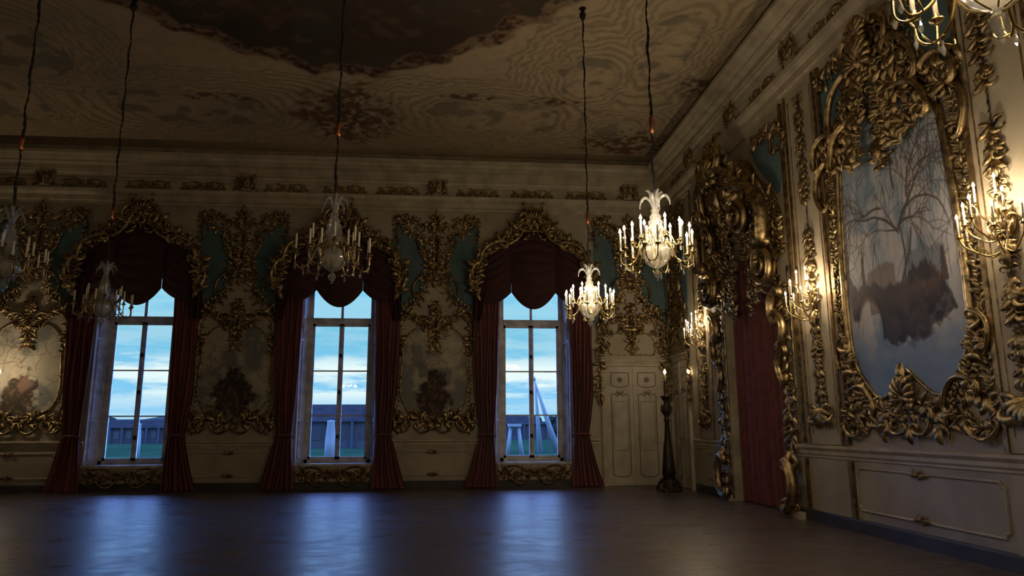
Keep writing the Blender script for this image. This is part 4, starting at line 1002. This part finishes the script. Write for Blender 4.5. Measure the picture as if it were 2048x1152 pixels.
# ------------------------------------------------------------------ wall sconces
def sconce_arm(r_, z1, dz=.12):
    g = G(); g.tube3(smooth([(0, -.02, z1-.16), (r_*.35, 0-.0, z1-.24), (r_*.7, 0, z1-.17), (r_*.9, 0, z1-.10), (r_, 0, z1)], 4), .010, 6)
    g.tube3(smooth([(r_*.4, 0, z1-.235), (r_*.5, .03, z1-.15), (r_*.6, .02, z1-.2)], 3), .006, 5)
    g.lathe([(.006, -.03), (.014, -.02), (.012, -.01), (.034, .0), (.040, .010), (.018, .012), (.017, .04), (.015, .041)], 10, r_, 0, z1)
    return mesh('arm', *g.geo(), BRASS)
def sconce(y, z, label):
    r = thing('wall_sconce', label, 'sconce', (XR-.07, y, z), RZ, 'candle sconces on the right wall')
    g = G().shell(0, .0, PI/2, .16, 3.4, 9, .0).acanthus(0, -.1, -PI/2, .3, .3, 0).acanthus(0, .12, PI/2, .3, .3, 0)
    for s in (-1, 1): g.curl(s*.05, -.05, PI/2-s*1.2, .24, s, .14, 0).curl(s*.05, .1, PI/2-s*.8, .2, -s, .14, 0)
    part('backplate', g.geo(), GOLD, r)
    for (r_, zz, angs) in ((.44, -.02, (-2.85, -2.25, -.9, -.29)), (.38, .14, (-2.5, -1.57, -.64)), (.24, .34, (-2.3, -.85))):
        for a in angs:
            ar = link('arm', sconce_arm(r_, zz), r, (0, -.03, 0), a)
            link('candle', CAN, ar, (r_, 0, zz+.012)); link('flame', FLM, ar, (r_, 0, zz+.228)); link('crystal_drop', CRY, ar, (r_*.7, 0, zz-.18)); link('crystal_drop', CRY, ar, (r_, 0, zz-.03))
    for (x, y_, zz) in ((-.3, -.26, .26), (.3, -.26, .26), (0, -.36, .42)): light(r, (x, y_, zz), FLAME_W*4.5)
sconce(11.62, 3.62, 'lit gilt candle sconce between the archway and the large painting')
sconce(7.30, 3.72, 'lit gilt candle sconce at the right edge, beyond the large painting')
sconce(17.05, 3.72, 'farthest lit gilt candle sconce, near the right wall door')

# ------------------------------------------------------------------ floor candelabra
def torchere(loc, rz, label, pw=2.2):
    r = thing('floor_candelabrum', label, 'candelabrum', loc, rz)
    g = G().lathe([(.30, 0), (.31, .03), (.27, .06), (.20, .08), (.17, .14), (.19, .2), (.15, .28)], 20, flute=.05, nf=3)
    for k in range(3):
        a = k*2*PI/3+.4; g.tube3(smooth([pol(.15, a, .30), pol(.27, a, .18), pol(.33, a, .05), pol(.36, a, .03)], 4), [.05]*6+[.04]*7 if False else .04, 8)
    part('base', g.geo(), BRONZE, r)
    g = G().lathe([(.15, .28), (.125, .6), (.085, 1.2), (.05, 1.7), (.085, 1.74), (.05, 1.8), (.07, 1.86), (.10, 2.0), (.07, 2.12), (.05, 2.2), (.13, 2.32), (.15, 2.34), (.06, 2.36), (.04, 2.45), (.055, 2.5), (.03, 2.56), (.05, 2.62), (.03, 2.68)], 20, flute=.06, nf=8)
    for k in range(4):
        a = k*PI/2; g.tube3(smooth([pol(.08, a, 1.9), pol(.13, a, 2.0), pol(.11, a, 2.12), pol(.07, a, 2.05)], 4), .022, 6)
        g.tube3(smooth([pol(.11, a+.5, 1.2), pol(.13, a+.2, .8), pol(.16, a, .4)], 4), .018, 6)
    part('stem', g.geo(), BRONZE, r)
    for i, (dx, zz) in enumerate(((0, 2.70), (.60, 2.72))):
        g = G()
        if dx: g.tube3(smooth([(.03, 0, 2.46), (.2, 0, 2.40), (.42, 0, 2.43), (.56, 0, 2.55), (dx, 0, zz)], 5), .018, 7); g.tube3(smooth([(.3, 0, 2.40), (.4, 0, 2.52), (.5, 0, 2.5)], 4), .010, 6)
        g.lathe([(.01, -.05), (.03, -.03), (.02, -.015), (.055, 0), (.06, .012), (.028, .014), (.026, .05), (.022, .052)], 12, dx, 0, zz)
        ar = part('branch', g.geo(), BRONZE, r)
        cn_ = link('candle', CAN, ar, (dx, 0, zz+.02)); cn_.scale = (1.6, 1.6, .95); f_ = link('flame', FLM, ar, (dx, 0, zz+.225)); f_.scale = (2.0, 2.0, 1.9)
        light(r, (dx, 0, zz+.29), FLAME_W*pw, .03)
    return r
torchere((5.62, 18.3, 0), -.1, 'dark bronze floor candelabrum with two lit candles in the corner')
torchere((-11.66, 19.2, 0), 0.0, 'dark floor candelabrum at the left edge lighting the leftmost panel', 24)

# ------------------------------------------------------------------ outside
GZ = -1.0
LAWN = noisy(prin('lawn', (.012,.026,.011), .9, Specular_IOR_Level=0.0), (.008,.017,.009), .15, 6, .4, .65)
struct(part('trim_5', G().add([(-400, D0+1.2, GZ), (400, D0+1.2, GZ), (400, 500, GZ), (-400, 500, GZ)], [(0, 1, 2, 3)]).geo(), LAWN, smooth=False), 'green lawn outside the windows')
NS = dict(Specular_IOR_Level=0.0)
BLD = noisy(prin('far_wall', (.035,.031,.026), .8, **NS), (.03,.03,.032), .6); ROOF = noisy(prin('far_roof', (.016,.014,.013), .8, **NS), (.010,.009,.010), .8); DKW = prin('far_window', (.01,.01,.012), .3); PALE = prin('pale_concrete', (.13,.115,.09), .7, **NS); HILLM = noisy(prin('hazy_hill', (.026,.029,.024), .95, **NS), (.02,.024,.02), .02); TREEM = noisy(prin('far_foliage', (.012,.016,.009), .95, **NS), (.007,.010,.007), .5)
def building(x, y, w, dpt, h, rh, label, rz=0, cols=6):
    r = thing('building', label, 'building', (x, y, GZ), rz)
    part('wall', G().box(-w/2, w/2, 0, dpt, 0, h).geo(), BLD, r, smooth=False)
    o = .5; V = [(-w/2-o, -o, h), (w/2+o, -o, h), (w/2+o, dpt+o, h), (-w/2-o, dpt+o, h), (-w/2+dpt*.4, dpt/2, h+rh), (w/2-dpt*.4, dpt/2, h+rh)]
    part('roof', G().add(V, [(0, 1, 5, 4), (1, 2, 5), (2, 3, 4, 5), (3, 0, 4), (3, 2, 1, 0)]).geo(), ROOF, r, smooth=False)
    for i in range(cols):
        xx = -w/2+w*(i+.5)/cols; part('window', G().box(xx-w/cols*.22, xx+w/cols*.22, -.06, 0, h*.3, h*.78).geo(), DKW, r, smooth=False)
    for i in range(cols+1):
        xx = -w/2+.15+(w-.3)*i/cols; part('pillar', G().box(xx-.14, xx+.14, -.5, -.2, 0, h).geo(), BLD, r, smooth=False)
building(-14.6, 95, 18, 10, 3.3, 2.3, 'long low building with a dark hipped roof seen through the middle window')
building(-55, 130, 26, 10, 2.6, 1.5, 'hazy low building seen through the leftmost window', 0, 13)
building(9, 150, 24, 10, 3.0, 2.0, 'distant dark roofed building seen through the right window', 0, 5)
building(46, 140, 16, 10, 3.5, 2.0, 'distant small building right of the pylon', 0, 4)
def post(x, y, r0, r1, h, label):
    tag(part('concrete_post', G().lathe([(r0, 0), (r0*.95, h*.5), (r1, h*.96), (r1*1.15, h), (.01, h*1.02)], 16).geo(), PALE, None, (x, y, GZ)), label, 'post')
post(-8.75, 58, .42, .28, 3.1, 'white tapering post on the lawn seen through the middle window')
post(-27.8, 70, .35, .25, 3.0, 'white post on the lawn seen through the leftmost window')
r = thing('pylon', 'tall white slanting A shaped pylon seen through the right window', 'pylon', (8.6, 75, GZ))
for (x1, lab) in ((2.9, ''), (1.1, '')):
    part('leg', G().tube3([(.55 if x1 > 2 else .62, 0, 7.4), (x1, 0, 0)], [.07, .38 if x1 > 2 else .3], 8).geo(), PALE, r)
part('cap', G().lathe([(.12, 7.3), (.16, 7.4), (.02, 7.7)], 8, .58, 0, 0).geo(), PALE, r)
r = thing('canopy_frame', 'pale slanting legged canopy frame seen through the right window', 'canopy', (6.25, 66, GZ))
for s in (-1, 1): part('leg', G().tube3([(s*.65, 0, 0), (s*.35, 0, 2.6)], [.2, .14], 8).geo(), PALE, r)
part('canopy_top', G().box(-.6, .6, -.4, .4, 2.6, 2.85).geo(), PALE, r, smooth=False)
rd = random.Random(9)
def tree(x, y, h, w, label):
    r = thing('tree', label, 'tree', (x, y, GZ), 0, 'distant trees')
    part('trunk', G().lathe([(w*.06, 0), (w*.04, h*.5)], 8).geo(), TREEM, r)
    g = G()
    for q in range(10):
        a = rd.uniform(0, 6.28); rr = rd.uniform(0, w*.32); s = w*rd.uniform(.18, .3); z = h*rd.uniform(.4, .85)
        pr = [(s*math.sin(PI*k/6)+.01, -s*math.cos(PI*k/6)) for k in range(7)]; g.lathe(pr, 8, rr*math.cos(a), rr*math.sin(a), z)
    part('crown', g.geo(), TREEM, r)
for i in range(14): tree(-8+i*4.5+rd.uniform(-1, 1), 185+rd.uniform(-10, 15), rd.uniform(3.5, 6.5), rd.uniform(4, 7), 'one of the dark trees on the horizon beyond the right window')
for i in range(9): tree(-95+i*5+rd.uniform(-1, 1), 170+rd.uniform(-10, 15), rd.uniform(3, 5), rd.uniform(4, 7), 'one of the dark trees on the horizon beyond the leftmost window')
r_ = 400; V = []; F = []; n = 60
for i in range(n+1):
    t = i/n; x = -330+t*420; hgt = 4.5+6*math.exp(-((x+150)/28)**2)+1.6*math.sin(t*17)+.9*math.sin(t*41)
    V += [(x, 460, -2), (x, 462, max(1.5, hgt)), (x, 520, -2)]
for i in range(n): F += [(i*3, (i+1)*3, (i+1)*3+1, i*3+1), (i*3+1, (i+1)*3+1, (i+1)*3+2, i*3+2)]
tag(part('hill', (V, F), HILLM), 'low hazy blue hills on the horizon outside', 'hill')
print('objects', len(bpy.data.objects), 'verts', sum(len(m.vertices) for m in bpy.data.meshes))
